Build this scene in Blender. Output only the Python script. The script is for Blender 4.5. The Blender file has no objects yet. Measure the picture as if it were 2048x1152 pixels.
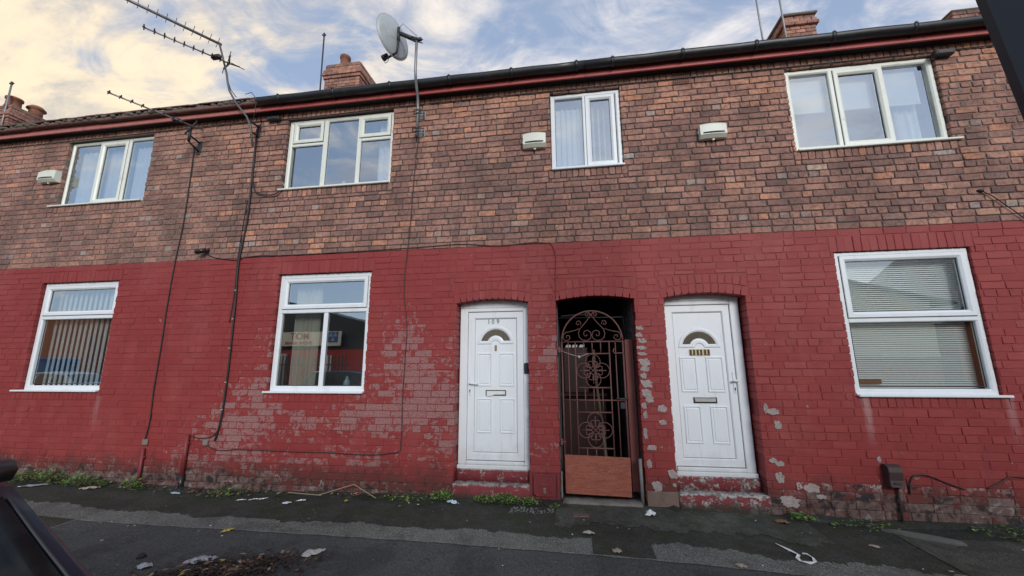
import bpy, math, random
from mathutils import Vector, Matrix
R = math.radians
PI = math.pi
random.seed(7)
C = bpy.context.scene.collection
scene = bpy.context.scene

# ------------------------------------------------------------------ camera, sky, sun, exposure
CAM_Y, CAM_Z = -4.85, 1.52
cam = bpy.data.cameras.new('camera'); cam_o = bpy.data.objects.new('camera', cam); C.objects.link(cam_o)
cam.sensor_width = 36.0; cam.sensor_fit = 'HORIZONTAL'
cam.lens = 36.0 * 793.99 / 2048.0
cam.clip_start = 0.02; cam.clip_end = 3000
_f = Vector((-0.14363344, 0.97152513, 0.18843662)); _r = Vector((0.98910443, 0.14714103, -0.00468453)); _u = _r.cross(_f)
cam_o.matrix_world = Matrix(((_r.x, _u.x, -_f.x, 0), (_r.y, _u.y, -_f.y, CAM_Y), (_r.z, _u.z, -_f.z, CAM_Z), (0, 0, 0, 1)))
scene.camera = cam_o

SUN_EL, SUN_AZ = R(23), R(161)      # azimuth from +Y clockwise: low behind the camera, a little to the right, veiled by thin cloud
sund = Vector((math.sin(SUN_AZ) * math.cos(SUN_EL), math.cos(SUN_AZ) * math.cos(SUN_EL), math.sin(SUN_EL)))
sl = bpy.data.lights.new('sun', 'SUN'); sl.energy = 1.5; sl.angle = R(20); sl.color = (1.0, 0.985, 0.965)
so = bpy.data.objects.new('sun', sl); C.objects.link(so)
so.rotation_euler = (-sund).to_track_quat('-Z', 'Y').to_euler()

w = bpy.data.worlds.new('World'); scene.world = w; w.use_nodes = True
nt = w.node_tree; nt.nodes.clear()
class NG:
    """tiny helper to write node graphs"""
    def __init__(self, nt): self.nt = nt
    def n(self, t, **kw):
        nd = self.nt.nodes.new(t)
        for k, v in kw.items(): setattr(nd, k, v)
        return nd
    def l(self, a, b): self.nt.links.new(a, b)
    def setin(self, s, v):
        if hasattr(v, 'is_linked') or isinstance(v, bpy.types.NodeSocket): self.l(v, s)
        else: s.default_value = v
    def math(self, op, a, b=0.0, c=None, clamp=False):
        nd = self.n('ShaderNodeMath', operation=op, use_clamp=clamp)
        self.setin(nd.inputs[0], a); self.setin(nd.inputs[1], b)
        if c is not None: self.setin(nd.inputs[2], c)
        return nd.outputs[0]
    def vmath(self, op, a, b=(0, 0, 0)):
        nd = self.n('ShaderNodeVectorMath', operation=op)
        self.setin(nd.inputs[0], a); self.setin(nd.inputs[1], b)
        return nd.outputs['Value'] if op in ('DOT_PRODUCT', 'LENGTH') else nd.outputs[0]
    def mix(self, f, a, b, blend='MIX'):
        nd = self.n('ShaderNodeMix', data_type='RGBA', blend_type=blend)
        nd.clamp_factor = True
        self.setin(nd.inputs[0], f)
        def c4(v): return v if isinstance(v, bpy.types.NodeSocket) else (tuple(v) + (1,))[:4]
        self.setin(nd.inputs[6], c4(a)); self.setin(nd.inputs[7], c4(b))
        return nd.outputs[2]
    def noise(self, vec, scale, detail=4, rough=0.55, dist=0.0, out=0):
        nd = self.n('ShaderNodeTexNoise'); nd.noise_dimensions = '3D'
        if vec is not None: self.l(vec, nd.inputs['Vector'])
        nd.inputs['Scale'].default_value = scale; nd.inputs['Detail'].default_value = detail
        nd.inputs['Roughness'].default_value = rough; nd.inputs['Distortion'].default_value = dist
        return nd.outputs[out]
    def voro(self, vec, scale, feature='F1', out='Distance', rnd=1.0):
        nd = self.n('ShaderNodeTexVoronoi', feature=feature)
        if vec is not None: self.l(vec, nd.inputs['Vector'])
        nd.inputs['Scale'].default_value = scale; nd.inputs['Randomness'].default_value = rnd
        return nd.outputs[out]
    def ramp(self, f, stops, interp='LINEAR'):
        nd = self.n('ShaderNodeValToRGB'); cr = nd.color_ramp; cr.interpolation = interp
        while len(cr.elements) < len(stops): cr.elements.new(0.5)
        for e, (p, c) in zip(cr.elements, stops):
            e.position = p; e.color = (tuple(c) + (1,))[:4] if hasattr(c, '__len__') else (c, c, c, 1)
        self.setin(nd.inputs[0], f)
        return nd.outputs[0]
    def smooth(self, v, a, b):
        nd = self.n('ShaderNodeMapRange', interpolation_type='SMOOTHSTEP')
        self.setin(nd.inputs[0], v); nd.inputs[1].default_value = a; nd.inputs[2].default_value = b
        return nd.outputs[0]
    def mapping(self, vec, scale=(1, 1, 1), rot=(0, 0, 0), loc=(0, 0, 0)):
        nd = self.n('ShaderNodeMapping'); self.l(vec, nd.inputs[0])
        nd.inputs[1].default_value = loc; nd.inputs[2].default_value = rot; nd.inputs[3].default_value = scale
        return nd.outputs[0]
    def bump(self, h, strength=0.3, dist=0.01, normal=None):
        nd = self.n('ShaderNodeBump'); nd.inputs['Strength'].default_value = strength; nd.inputs['Distance'].default_value = dist
        self.l(h, nd.inputs['Height'])
        if normal is not None: self.l(normal, nd.inputs['Normal'])
        return nd.outputs[0]

g = NG(nt)
out = g.n('ShaderNodeOutputWorld')
sky = g.n('ShaderNodeTexSky'); sky.sky_type = 'NISHITA'; sky.sun_disc = False
sky.sun_elevation = SUN_EL; sky.sun_rotation = SUN_AZ; sky.air_density = 1.0; sky.dust_density = 0.7; sky.ozone_density = 1.0
bg = g.n('ShaderNodeBackground'); bg.inputs[1].default_value = 0.098
tc = g.n('ShaderNodeTexCoord'); d = tc.outputs['Generated']
sep = g.n('ShaderNodeSeparateXYZ'); g.l(d, sep.inputs[0])
zz = g.math('ADD', g.math('MAXIMUM', sep.outputs[2], 0.0), 0.22)
cmb = g.n('ShaderNodeCombineXYZ')
g.l(g.math('DIVIDE', sep.outputs[0], zz), cmb.inputs[0]); g.l(g.math('DIVIDE', sep.outputs[1], zz), cmb.inputs[1])
P = cmb.outputs[0]
st = g.mapping(P, scale=(0.75, 1.45, 1), rot=(0, 0, R(-38)), loc=(12.1, 4.4, 0))
n1 = g.noise(st, 1.35, 7, 0.55, 0.5)
n2 = g.noise(g.mapping(P, scale=(1.15, 1.7, 1), rot=(0, 0, R(-52)), loc=(6.2, 2.8, 0)), 3.4, 9, 0.62, 0.9)
cl = g.math('ADD', g.math('MULTIPLY', n1, 0.60), g.math('MULTIPLY', n2, 0.46))
left = g.smooth(g.vmath('DOT_PRODUCT', d, (-0.86, 0.42, -0.28)), 0.02, 0.85)
front = g.smooth(sep.outputs[1], -0.55, 0.35)
cl = g.math('ADD', cl, g.math('MULTIPLY', left, 0.105))
cl = g.math('ADD', cl, g.math('MULTIPLY', front, 0.085))
cl = g.math('SUBTRACT', cl, 0.055)
mask = g.math('MULTIPLY', g.smooth(cl, 0.490, 0.655), 0.95)
shade = g.smooth(g.noise(g.mapping(st, loc=(0.12, 0.09, 0)), 3.4, 8, 0.64, 0.5), 0.36, 0.60)
ccol = g.mix(left, (0.75, 0.71, 0.69), (0.86, 0.71, 0.485))
cshade = g.mix(left, (0.40, 0.43, 0.52), (0.45, 0.43, 0.42))
cc = g.mix(shade, cshade, ccol)
bgc = g.n('ShaderNodeBackground'); bgc.inputs[1].default_value = 1.0; g.l(cc, bgc.inputs[0])
skc = g.mix(0.5, sky.outputs[0], (4.1, 5.1, 7.1))
g.l(skc, bg.inputs[0])
ms = g.n('ShaderNodeMixShader'); g.l(mask, ms.inputs[0]); g.l(bg.outputs[0], ms.inputs[1]); g.l(bgc.outputs[0], ms.inputs[2])
g.l(ms.outputs[0], out.inputs[0])
vs = scene.view_settings
vs.view_transform = 'Standard'; vs.look = 'None'; vs.exposure = 0.42; vs.gamma = 1.0; vs.use_curve_mapping = False
scene.cycles.max_bounces = 7; scene.cycles.transparent_max_bounces = 10

# ------------------------------------------------------------------ materials
def mat(name):
    m = bpy.data.materials.new(name); m.use_nodes = True
    m.node_tree.nodes.clear()
    gg = NG(m.node_tree)
    o = gg.n('ShaderNodeOutputMaterial'); b = gg.n('ShaderNodeBsdfPrincipled')
    gg.l(b.outputs[0], o.inputs[0])
    geo = gg.n('ShaderNodeNewGeometry')
    return m, gg, b, geo.outputs['Position']
def plain(name, col, rough=0.5, metal=0.0, var=0.12, vscale=9.0, bump=0.0, bscale=60.0, dirt=None, dirt_amt=0.5, dscale=5.0):
    m, gg, b, pos = mat(name)
    nz = gg.noise(pos, vscale, 5, 0.6)
    c = gg.mix(nz, tuple(x * (1 - var) for x in col), tuple(min(1, x * (1 + var)) for x in col))
    if dirt is not None:
        dm = gg.smooth(gg.noise(pos, dscale, 7, 0.68), 0.52, 0.72)
        c = gg.mix(gg.math('MULTIPLY', dm, dirt_amt), c, dirt)
    gg.l(c, b.inputs['Base Color'])
    b.inputs['Metallic'].default_value = metal
    gg.l(gg.math('ADD', gg.math('MULTIPLY', gg.math('SUBTRACT', nz, 0.5), 0.25), rough, clamp=True), b.inputs['Roughness'])
    if bump: gg.l(gg.bump(gg.noise(pos, bscale, 4), bump, 0.004), b.inputs['Normal'])
    return m
M = {}
def tone_nodes(gg):
    """per-brick numbers: vertex attribute on the joined brickwork, object colour on single bricks"""
    at = gg.n('ShaderNodeAttribute'); at.attribute_name = 'tone'
    oi = gg.n('ShaderNodeObjectInfo')
    v = gg.vmath('ADD', at.outputs['Color'], oi.outputs['Color'])
    s = gg.n('ShaderNodeSeparateXYZ'); gg.l(v, s.inputs[0])
    return s.outputs
# bare brick: tone r picks the firing colour, g is pale bloom, b soot
m, gg, b, pos = mat('fired brick'); M['brick'] = m
t = tone_nodes(gg)
base = gg.ramp(t[0], [(0.0, (0.205, 0.122, 0.105)), (0.16, (0.280, 0.156, 0.128)), (0.34, (0.360, 0.190, 0.148)), (0.54, (0.440, 0.228, 0.170)),
                      (0.72, (0.54, 0.290, 0.210)), (0.86, (0.63, 0.285, 0.165)), (0.94, (0.51, 0.36, 0.27)), (1.0, (0.45, 0.385, 0.33))])
n_a = gg.noise(pos, 21, 6, 0.70, 0.3); n_b = gg.noise(pos, 110, 3, 0.6); n_c = gg.noise(pos, 1.6, 5, 0.65); n_d = gg.noise(gg.mapping(pos, scale=(7, 7, 26)), 1.0, 4, 0.6)
c = gg.mix(gg.smooth(n_a, 0.42, 0.66), base, gg.mix(0.55, base, (0.065, 0.042, 0.038)))
c = gg.mix(gg.math('MULTIPLY', gg.smooth(n_d, 0.54, 0.74), 0.45), c, (0.40, 0.225, 0.165))
c = gg.mix(gg.math('MULTIPLY', gg.smooth(n_b, 0.55, 0.75), 0.28), c, (0.38, 0.26, 0.21))
c = gg.mix(gg.math('MULTIPLY', gg.smooth(gg.math('ADD', gg.math('MULTIPLY', t[1], 0.50), gg.noise(pos, 48, 5, 0.7)), 0.74, 0.97), 0.55), c, (0.46, 0.42, 0.38))
c = gg.mix(gg.math('MULTIPLY', gg.smooth(n_c, 0.40, 0.66), 0.48), c, (0.085, 0.052, 0.046))
n_e = gg.noise(gg.mapping(pos, scale=(3.4, 1, 0.30)), 1.5, 6, 0.68, 0.4)
c = gg.mix(gg.math('MULTIPLY', gg.smooth(n_e, 0.50, 0.70), 0.42), c, (0.105, 0.070, 0.062))
c = gg.mix(t[2], c, (0.03, 0.026, 0.024))
gg.l(c, b.inputs['Base Color']); b.inputs['Roughness'].default_value = 0.88
b.inputs['Specular IOR Level'].default_value = 0.25
gg.l(gg.bump(gg.math('ADD', gg.noise(pos, 90, 5, 0.65), gg.math('MULTIPLY', n_a, 1.2)), 0.5, 0.006), b.inputs['Normal'])
# red masonry paint on brick: g is how much has flaked, b is wear near the ground
def paint_mat(name, deep):
    m, gg, b, pos = mat(name)
    t = tone_nodes(gg)
    nl = gg.noise(pos, 1.3, 4, 0.6); nf = gg.noise(pos, 38, 5, 0.7)
    red = gg.mix(nl, (0.238, 0.032, 0.030), (0.315, 0.050, 0.045))
    fade = gg.noise(gg.mapping(pos, scale=(1.3, 1, 0.6)), 1.1, 7, 0.70, 0.5)
    red = gg.mix(gg.math('MULTIPLY', gg.smooth(fade, 0.48, 0.70), 0.38), red, (0.345, 0.090, 0.082))
    red = gg.mix(gg.math('MULTIPLY', gg.smooth(gg.noise(gg.mapping(pos, scale=(4.0, 1, 0.5)), 1.4, 6, 0.7), 0.53, 0.72), 0.35), red, (0.150, 0.030, 0.028))
    if deep: red = gg.mix(0.22, red, (0.085, 0.010, 0.013))
    red = gg.mix(gg.math('MULTIPLY', t[0], 0.30), red, (0.19, 0.024, 0.03))
    red = gg.mix(gg.math('MULTIPLY', gg.smooth(nf, 0.58, 0.78), 0.35), red, (0.30, 0.075, 0.075))
    fl_n = gg.math('ADD', gg.math('MULTIPLY', gg.noise(gg.mapping(pos, scale=(1, 1, 1.35)), 11.5, 3, 0.55, 0.6), 0.54), gg.math('MULTIPLY', gg.noise(pos, 38, 6, 0.70, 0.9), 0.46))
    flake = gg.smooth(gg.math('ADD', fl_n, gg.math('MULTIPLY', t[1], 0.29)), 0.650, 0.660)
    under = gg.mix(gg.smooth(gg.noise(pos, 60, 5, 0.7), 0.35, 0.7), (0.225, 0.098, 0.094), (0.375, 0.215, 0.200))
    c = gg.mix(gg.math('MULTIPLY', flake, 0.25 if deep else 0.9), red, under)
    wn = gg.math('ADD', gg.math('MULTIPLY', gg.noise(pos, 9, 3, 0.6, 0.5), 0.55), gg.math('MULTIPLY', gg.noise(pos, 34, 6, 0.7), 0.45))
    wz = t[2]
    if deep:
        sd = gg.n('ShaderNodeSeparateXYZ'); gg.l(pos, sd.inputs[0])
        wz = gg.math('MULTIPLY', gg.smooth(gg.math('ADD', sd.outputs[2], gg.math('MULTIPLY', gg.noise(pos, 2.2, 4), -0.25)), 0.12, -0.02), 1.1)
    wm = gg.smooth(gg.math('ADD', wn, gg.math('MULTIPLY', wz, 0.185)), 0.635, 0.665)
    sn = gg.smooth(gg.math('ADD', gg.noise(pos, 8.5, 5, 0.7, 0.6), gg.math('MULTIPLY', gg.math('SUBTRACT', t[0], 0.5), 0.10)), 0.33, 0.67)
    sub = gg.ramp(sn, [(0.08, (0.022, 0.021, 0.028)), (0.22, (0.060, 0.042, 0.045)), (0.33, (0.26, 0.115, 0.105)), (0.45, (0.215, 0.180, 0.150)), (0.56, (0.32, 0.145, 0.13)), (0.68, (0.30, 0.26, 0.225)), (0.80, (0.34, 0.13, 0.115)), (0.95, (0.52, 0.48, 0.44))])
    if deep: sub = gg.mix(0.30, sub, gg.mix(gg.smooth(gg.noise(pos, 12, 5, 0.7), 0.45, 0.6), (0.018, 0.017, 0.016), (0.030, 0.036, 0.014)))
    c = gg.mix(wm, c, sub)
    sepz = gg.n('ShaderNodeSeparateXYZ'); gg.l(pos, sepz.inputs[0])
    damp = gg.math('MULTIPLY', gg.smooth(gg.math('SUBTRACT', gg.math('ADD', 0.15, gg.math('MULTIPLY', gg.noise(pos, 3.3, 5, 0.65), 0.55)), sepz.outputs[2]), 0.0, 0.30), 0.62)
    c = gg.mix(damp, c, (0.035, 0.028, 0.022))
    for sxx, sz0, amt in ((3.06, 1.15, 0.42), (4.36, 1.16, 0.25), (-6.60, 1.1, 0.2)):   # limescale runs below the sill ends
        dxx = gg.math('ABSOLUTE', gg.math('SUBTRACT', gg.math('ADD', sepz.outputs[0], gg.math('MULTIPLY', gg.noise(pos, 6, 3), 0.05)), sxx + 0.025))
        run = gg.math('MULTIPLY', gg.smooth(dxx, 0.055, 0.01), gg.math('MULTIPLY', gg.smooth(sepz.outputs[2], sz0 - 0.55, sz0 - 0.1), gg.smooth(sepz.outputs[2], sz0 + 0.02, sz0)))
        c = gg.mix(gg.math('MULTIPLY', run, amt), c, (0.50, 0.36, 0.35))
    gg.l(c, b.inputs['Base Color'])
    gg.l(gg.math('ADD', 0.58, gg.math('MULTIPLY', flake, 0.3), clamp=True), b.inputs['Roughness'])
    b.inputs['Specular IOR Level'].default_value = 0.3
    h = gg.math('ADD', gg.math('SUBTRACT', gg.math('MULTIPLY', gg.noise(pos, 55, 5, 0.6), 0.8), gg.math('MULTIPLY', flake, 0.5)), gg.math('MULTIPLY', wm, -0.5))
    gg.l(gg.bump(h, 0.45, 0.006), b.inputs['Normal'])
    return m
M['paint'] = paint_mat('red masonry paint', False); M['paint_joint'] = paint_mat('red paint in the joints', True)
# mortar
m, gg, b, pos = mat('mortar'); M['mortar'] = m
sx = gg.n('ShaderNodeSeparateXYZ'); gg.l(pos, sx.inputs[0])
wob = gg.math('MULTIPLY', gg.math('SUBTRACT', gg.noise(pos, 3.0, 4), 0.5), 0.9)
xx = gg.math('ADD', sx.outputs[0], wob)
pale = gg.math('MAXIMUM', gg.smooth(xx, -5.0, -5.25), gg.math('MULTIPLY', gg.smooth(xx, 4.45, 4.65), gg.smooth(gg.math('ADD', sx.outputs[2], wob), 3.6, 3.85)))
nn = gg.noise(pos, 45, 5, 0.7)
c = gg.mix(nn, (0.060, 0.044, 0.039), (0.135, 0.098, 0.086))
c = gg.mix(gg.math('MULTIPLY', pale, 0.75), c, gg.mix(nn, (0.17, 0.14, 0.115), (0.27, 0.22, 0.18)))
gg.l(c, b.inputs['Base Color']); b.inputs['Roughness'].default_value = 0.95
gg.l(gg.bump(nn, 0.6, 0.006), b.inputs['Normal'])

M['upvc'] = plain('white upvc', (0.75, 0.785, 0.80), 0.33, var=0.03, vscale=3, dirt=(0.42, 0.42, 0.38), dirt_amt=0.30, dscale=4)
m, gg, b, pos = mat('front door upvc'); M['upvc_door'] = m
sd = gg.n('ShaderNodeSeparateXYZ'); gg.l(pos, sd.inputs[0])
c = gg.mix(gg.noise(pos, 3, 4), (0.735, 0.775, 0.80), (0.775, 0.80, 0.81))
c = gg.mix(gg.math('MULTIPLY', gg.smooth(gg.noise(gg.mapping(pos, scale=(9, 9, 1.3)), 1.6, 6, 0.7), 0.52, 0.75), 0.30), c, (0.44, 0.42, 0.37))
c = gg.mix(gg.math('MULTIPLY', gg.smooth(gg.math('SUBTRACT', sd.outputs[2], gg.math('MULTIPLY', gg.noise(pos, 7, 6, 0.7), 0.6)), 0.32, -0.02), 0.30), c, (0.36, 0.33, 0.28))
c = gg.mix(gg.math('MULTIPLY', gg.smooth(gg.noise(pos, 120, 2, 0.5), 0.70, 0.76), 0.5), c, (0.25, 0.23, 0.2))
gg.l(c, b.inputs['Base Color']); gg.l(gg.math('ADD', 0.28, gg.math('MULTIPLY', gg.noise(pos, 9, 5), 0.3)), b.inputs['Roughness'])
M['upvc_old'] = plain('aged cream upvc', (0.74, 0.76, 0.68), 0.38, var=0.04, vscale=3, dirt=(0.36, 0.36, 0.29), dirt_amt=0.40, dscale=6)
M['seal'] = plain('dark rubber seal', (0.03, 0.03, 0.032), 0.6)
M['vent'] = plain('cream vent plastic', (0.70, 0.71, 0.60), 0.42, var=0.04, dirt=(0.4, 0.4, 0.33), dirt_amt=0.3)
M['slot'] = plain('dark slot', (0.02, 0.025, 0.03), 0.7)
M['fascia'] = plain('painted fascia timber', (0.46, 0.095, 0.09), 0.55, var=0.18, vscale=6, bump=0.2, bscale=30, dirt=(0.10, 0.05, 0.045), dirt_amt=0.55, dscale=7)
M['fascia_old'] = plain('faded fascia timber', (0.42, 0.145, 0.125), 0.7, var=0.25, vscale=8, bump=0.3, bscale=30, dirt=(0.11, 0.07, 0.06), dirt_amt=0.6, dscale=7)
M['soffit'] = plain('black soffit', (0.02, 0.02, 0.022), 0.8)
M['gutter'] = plain('black gutter plastic', (0.018, 0.019, 0.021), 0.42, dirt=(0.06, 0.055, 0.045), dirt_amt=0.5, dscale=8)
M['gutter_old'] = plain('rusty old gutter', (0.15, 0.080, 0.068), 0.85, var=0.4, vscale=14, bump=0.5, dirt=(0.16, 0.15, 0.12), dirt_amt=0.7, dscale=9)
M['tile'] = plain('clay roof tile', (0.19, 0.095, 0.080), 0.85, var=0.3, vscale=9, bump=0.4, dirt=(0.10, 0.105, 0.07), dirt_amt=0.6, dscale=6)
M['moss'] = plain('grey moss', (0.12, 0.11, 0.085), 0.95, var=0.5, vscale=25, bump=0.9, bscale=110, dirt=(0.19, 0.19, 0.16), dirt_amt=0.7, dscale=14)
M['pot'] = plain('terracotta pot', (0.27, 0.105, 0.062), 0.85, var=0.25, vscale=8, bump=0.3, dirt=(0.07, 0.05, 0.04), dirt_amt=0.6)
M['alu'] = plain('galvanised steel', (0.30, 0.30, 0.30), 0.55, 0.6, var=0.2, vscale=12, dirt=(0.16, 0.15, 0.14), dirt_amt=0.5)
M['mast'] = plain('dull aerial mast', (0.13, 0.125, 0.12), 0.6, 0.4, var=0.4, vscale=14)
M['dark_metal'] = plain('dark weathered metal', (0.045, 0.045, 0.05), 0.55, 0.3, var=0.3, vscale=20)
M['dish'] = plain('grey dish paint', (0.42, 0.45, 0.45), 0.5, 0.1, var=0.08, dirt=(0.20, 0.20, 0.18), dirt_amt=0.4)
M['cable'] = plain('black cable', (0.018, 0.017, 0.018), 0.55)
M['cable_brown'] = plain('brown cable', (0.050, 0.026, 0.024), 0.6)
M['brass'] = plain('tarnished brass', (0.30, 0.25, 0.15), 0.4, 0.6, dirt=(0.06, 0.05, 0.04))
M['gold'] = plain('gold lettering', (0.62, 0.47, 0.17), 0.4, 0.2)
M['black'] = plain('black plastic', (0.016, 0.016, 0.018), 0.35)
M['silver'] = plain('satin silver', (0.5, 0.5, 0.48), 0.35, 0.6)
M['num'] = plain('grey numerals', (0.22, 0.24, 0.25), 0.4, 0.4)
M['iron'] = plain('brown painted iron', (0.150, 0.062, 0.052), 0.6, var=0.3, vscale=25, bump=0.3, dirt=(0.085, 0.038, 0.03), dirt_amt=0.7, dscale=22)
M['pipe_red'] = plain('red painted pipe', (0.20, 0.028, 0.03), 0.55, var=0.2, dirt=(0.10, 0.03, 0.03))
M['plate'] = plain('red painted iron plate', (0.185, 0.024, 0.028), 0.55, var=0.2, vscale=12, bump=0.4, dirt=(0.11, 0.045, 0.04), dirt_amt=0.5)
M['maroon'] = plain('maroon board', (0.20, 0.055, 0.045), 0.6, var=0.12, vscale=5)
M['bin'] = plain('dark maroon plastic', (0.030, 0.007, 0.006), 0.6)
M['grey_wood'] = plain('weathered grey timber', (0.22, 0.21, 0.20), 0.85, var=0.3, vscale=15, bump=0.4)
M['bag'] = plain('dusty white plastic', (0.42, 0.40, 0.36), 0.5, var=0.2, vscale=20)
M['white'] = plain('white paper', (0.72, 0.72, 0.71), 0.6, var=0.08, vscale=30)
M['foil'] = plain('crumpled foil', (0.42, 0.44, 0.46), 0.35, 0.4, var=0.35, vscale=40)
M['blue_bit'] = plain('pale blue wrapper', (0.42, 0.55, 0.62), 0.4)
M['leaf_y'] = plain('yellow dead leaf', (0.42, 0.33, 0.05), 0.6, var=0.3, vscale=40)
M['leaf_b'] = plain('brown dead leaf', (0.20, 0.095, 0.05), 0.7, var=0.35, vscale=40)
M['leaf_p'] = plain('pale dead leaf', (0.32, 0.27, 0.19), 0.7, var=0.3, vscale=40)
M['leaf_d'] = plain('dark rotting leaves', (0.035, 0.022, 0.016), 0.8, var=0.5, vscale=60)
M['leaf_g'] = plain('pale green leaf', (0.40, 0.42, 0.20), 0.6, var=0.2, vscale=40)
M['weed'] = plain('weed leaf', (0.085, 0.165, 0.035), 0.6, var=0.45, vscale=30)
M['weed2'] = plain('weed leaf light', (0.15, 0.24, 0.055), 0.6, var=0.4, vscale=30)
M['stem'] = plain('weed stem', (0.09, 0.085, 0.04), 0.7)
M['cane'] = plain('dirty cane', (0.13, 0.10, 0.07), 0.8, var=0.4)
M['straw'] = plain('dry straw', (0.30, 0.24, 0.14), 0.8)
M['fill'] = plain('grey filler', (0.37, 0.31, 0.285), 0.9, var=0.38, vscale=30, bump=0.9, bscale=60, dirt=(0.22, 0.09, 0.085), dirt_amt=0.55, dscale=24)
M['room'] = plain('dim room paint', (0.22, 0.21, 0.20), 0.8)
M['curtain'] = plain('white curtain cloth', (0.74, 0.76, 0.78), 0.9, var=0.06)
M['curtain_c'] = plain('cream curtain cloth', (0.55, 0.52, 0.43), 0.9, var=0.08)
M['blind'] = plain('white blind', (0.72, 0.74, 0.75), 0.6, var=0.03)
M['blind_c'] = plain('cream slats', (0.86, 0.86, 0.82), 0.5, var=0.04)
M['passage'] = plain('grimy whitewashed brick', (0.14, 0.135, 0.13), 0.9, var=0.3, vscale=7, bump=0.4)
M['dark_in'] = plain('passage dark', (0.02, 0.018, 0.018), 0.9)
M['cement'] = plain('worn cement', (0.20, 0.175, 0.15), 0.9, var=0.3, vscale=14, bump=0.6, dirt=(0.07, 0.08, 0.05), dirt_amt=0.6)
M['plinth'] = plain('pinkish render', (0.185, 0.122, 0.10), 0.9, var=0.3, vscale=12, bump=0.6, dirt=(0.075, 0.06, 0.05), dirt_amt=0.7, dscale=9)
M['stone'] = plain('broken kerb stone', (0.13, 0.125, 0.11), 0.9, var=0.3, vscale=20, bump=0.7)
M['post'] = plain('black post paint', (0.011, 0.016, 0.026), 0.6, var=0.25, vscale=5)
# plywood
m, gg, b, pos = mat('rust red plywood'); M['ply'] = m
sg = gg.noise(gg.mapping(pos, scale=(2.2, 1, 14)), 3.2, 6, 0.65, 1.3)
c = gg.mix(gg.smooth(sg, 0.35, 0.7), (0.25, 0.060, 0.038), (0.37, 0.115, 0.066))
c = gg.mix(gg.math('MULTIPLY', gg.smooth(gg.noise(gg.mapping(pos, scale=(3, 1, 9), rot=(0, 0.35, 0)), 6.5, 7, 0.7, 1.5), 0.56, 0.66), 0.55), c, (0.50, 0.26, 0.17))
gg.l(c, b.inputs['Base Color']); b.inputs['Roughness'].default_value = 0.6
gg.l(gg.bump(sg, 0.3, 0.004), b.inputs['Normal'])
# worn red steps
def step_mat(name, amt, lightc):
    m, gg, b, pos = mat(name)
    n1 = gg.math('ADD', gg.math('MULTIPLY', gg.noise(pos, 11, 4, 0.6, 0.5), 0.55), gg.math('MULTIPLY', gg.noise(pos, 48, 6, 0.7), 0.45))
    red = gg.mix(gg.noise(pos, 5, 4), (0.15, 0.020, 0.026), (0.23, 0.034, 0.038))
    geo = gg.n('ShaderNodeNewGeometry'); sz = gg.n('ShaderNodeSeparateXYZ'); gg.l(geo.outputs['Normal'], sz.inputs[0])
    wear = gg.math('MULTIPLY', gg.smooth(sz.outputs[2], 0.3, 0.9), 0.12)
    bev = gg.math('MULTIPLY', gg.math('MAXIMUM', gg.math('SUBTRACT', geo.outputs['Pointiness'], 0.5), 0.0), 1.2)
    f = gg.smooth(gg.math('ADD', gg.math('ADD', n1, wear), bev), 0.60 - amt, 0.635 - amt)
    sub = gg.mix(gg.smooth(gg.noise(pos, 21, 5, 0.7), 0.42, 0.58), (0.15, 0.135, 0.115), lightc)
    c = gg.mix(f, red, sub)
    sp = gg.n('ShaderNodeSeparateXYZ'); gg.l(pos, sp.inputs[0])
    c = gg.mix(gg.math('MULTIPLY', gg.smooth(gg.math('ADD', sp.outputs[2], gg.math('MULTIPLY', gg.noise(pos, 8, 4), -0.14)), 0.02, -0.06), 0.85), c, (0.035, 0.036, 0.024))
    gg.l(c, b.inputs['Base Color']); b.inputs['Roughness'].default_value = 0.8
    gg.l(gg.bump(gg.math('SUBTRACT', gg.noise(pos, 60, 5), f), 0.5, 0.005), b.inputs['Normal'])
    return m
M['step_a'] = step_mat('red doorstep paint', 0.05, (0.36, 0.31, 0.28)); M['step_b'] = step_mat('flaking doorstep paint', 0.098, (0.42, 0.39, 0.36))
# glass
def glass(name, refl, tint=(0.93, 0.96, 0.96)):
    m = bpy.data.materials.new(name); m.use_nodes = True; m.node_tree.nodes.clear(); gg = NG(m.node_tree)
    o = gg.n('ShaderNodeOutputMaterial'); tr = gg.n('ShaderNodeBsdfTransparent'); tr.inputs[0].default_value = tint + (1,)
    gl = gg.n('ShaderNodeBsdfGlossy'); gl.inputs['Roughness'].default_value = 0.004; gl.inputs[0].default_value = (0.90, 0.96, 1, 1)
    wv = gg.n('ShaderNodeNewGeometry'); gg.l(gg.bump(gg.noise(wv.outputs['Position'], 3.5, 2), 0.012, 0.02), gl.inputs['Normal'])
    lw = gg.n('ShaderNodeLayerWeight'); lw.inputs[0].default_value = 0.5; ge = gg.n('ShaderNodeNewGeometry')
    f = gg.math('ADD', refl, gg.math('MULTIPLY', gg.math('POWER', lw.outputs['Facing'], 4.0), 0.9), clamp=True)
    f = gg.math('MULTIPLY', f, gg.math('SUBTRACT', 1.0, ge.outputs['Backfacing']))
    mx = gg.n('ShaderNodeMixShader'); gg.l(f, mx.inputs[0]); gg.l(tr.outputs[0], mx.inputs[1]); gg.l(gl.outputs[0], mx.inputs[2])
    gg.l(mx.outputs[0], o.inputs[0])
    return m
M['glass'] = glass('double glazing', 0.52); M['glass_low'] = glass('clear glazing', 0.47); M['glass_blind'] = glass('thin glazing', 0.27)
M['obscure'] = plain('obscure glass', (0.10, 0.085, 0.06), 0.15, var=0.4, vscale=30, bump=0.3)
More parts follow.
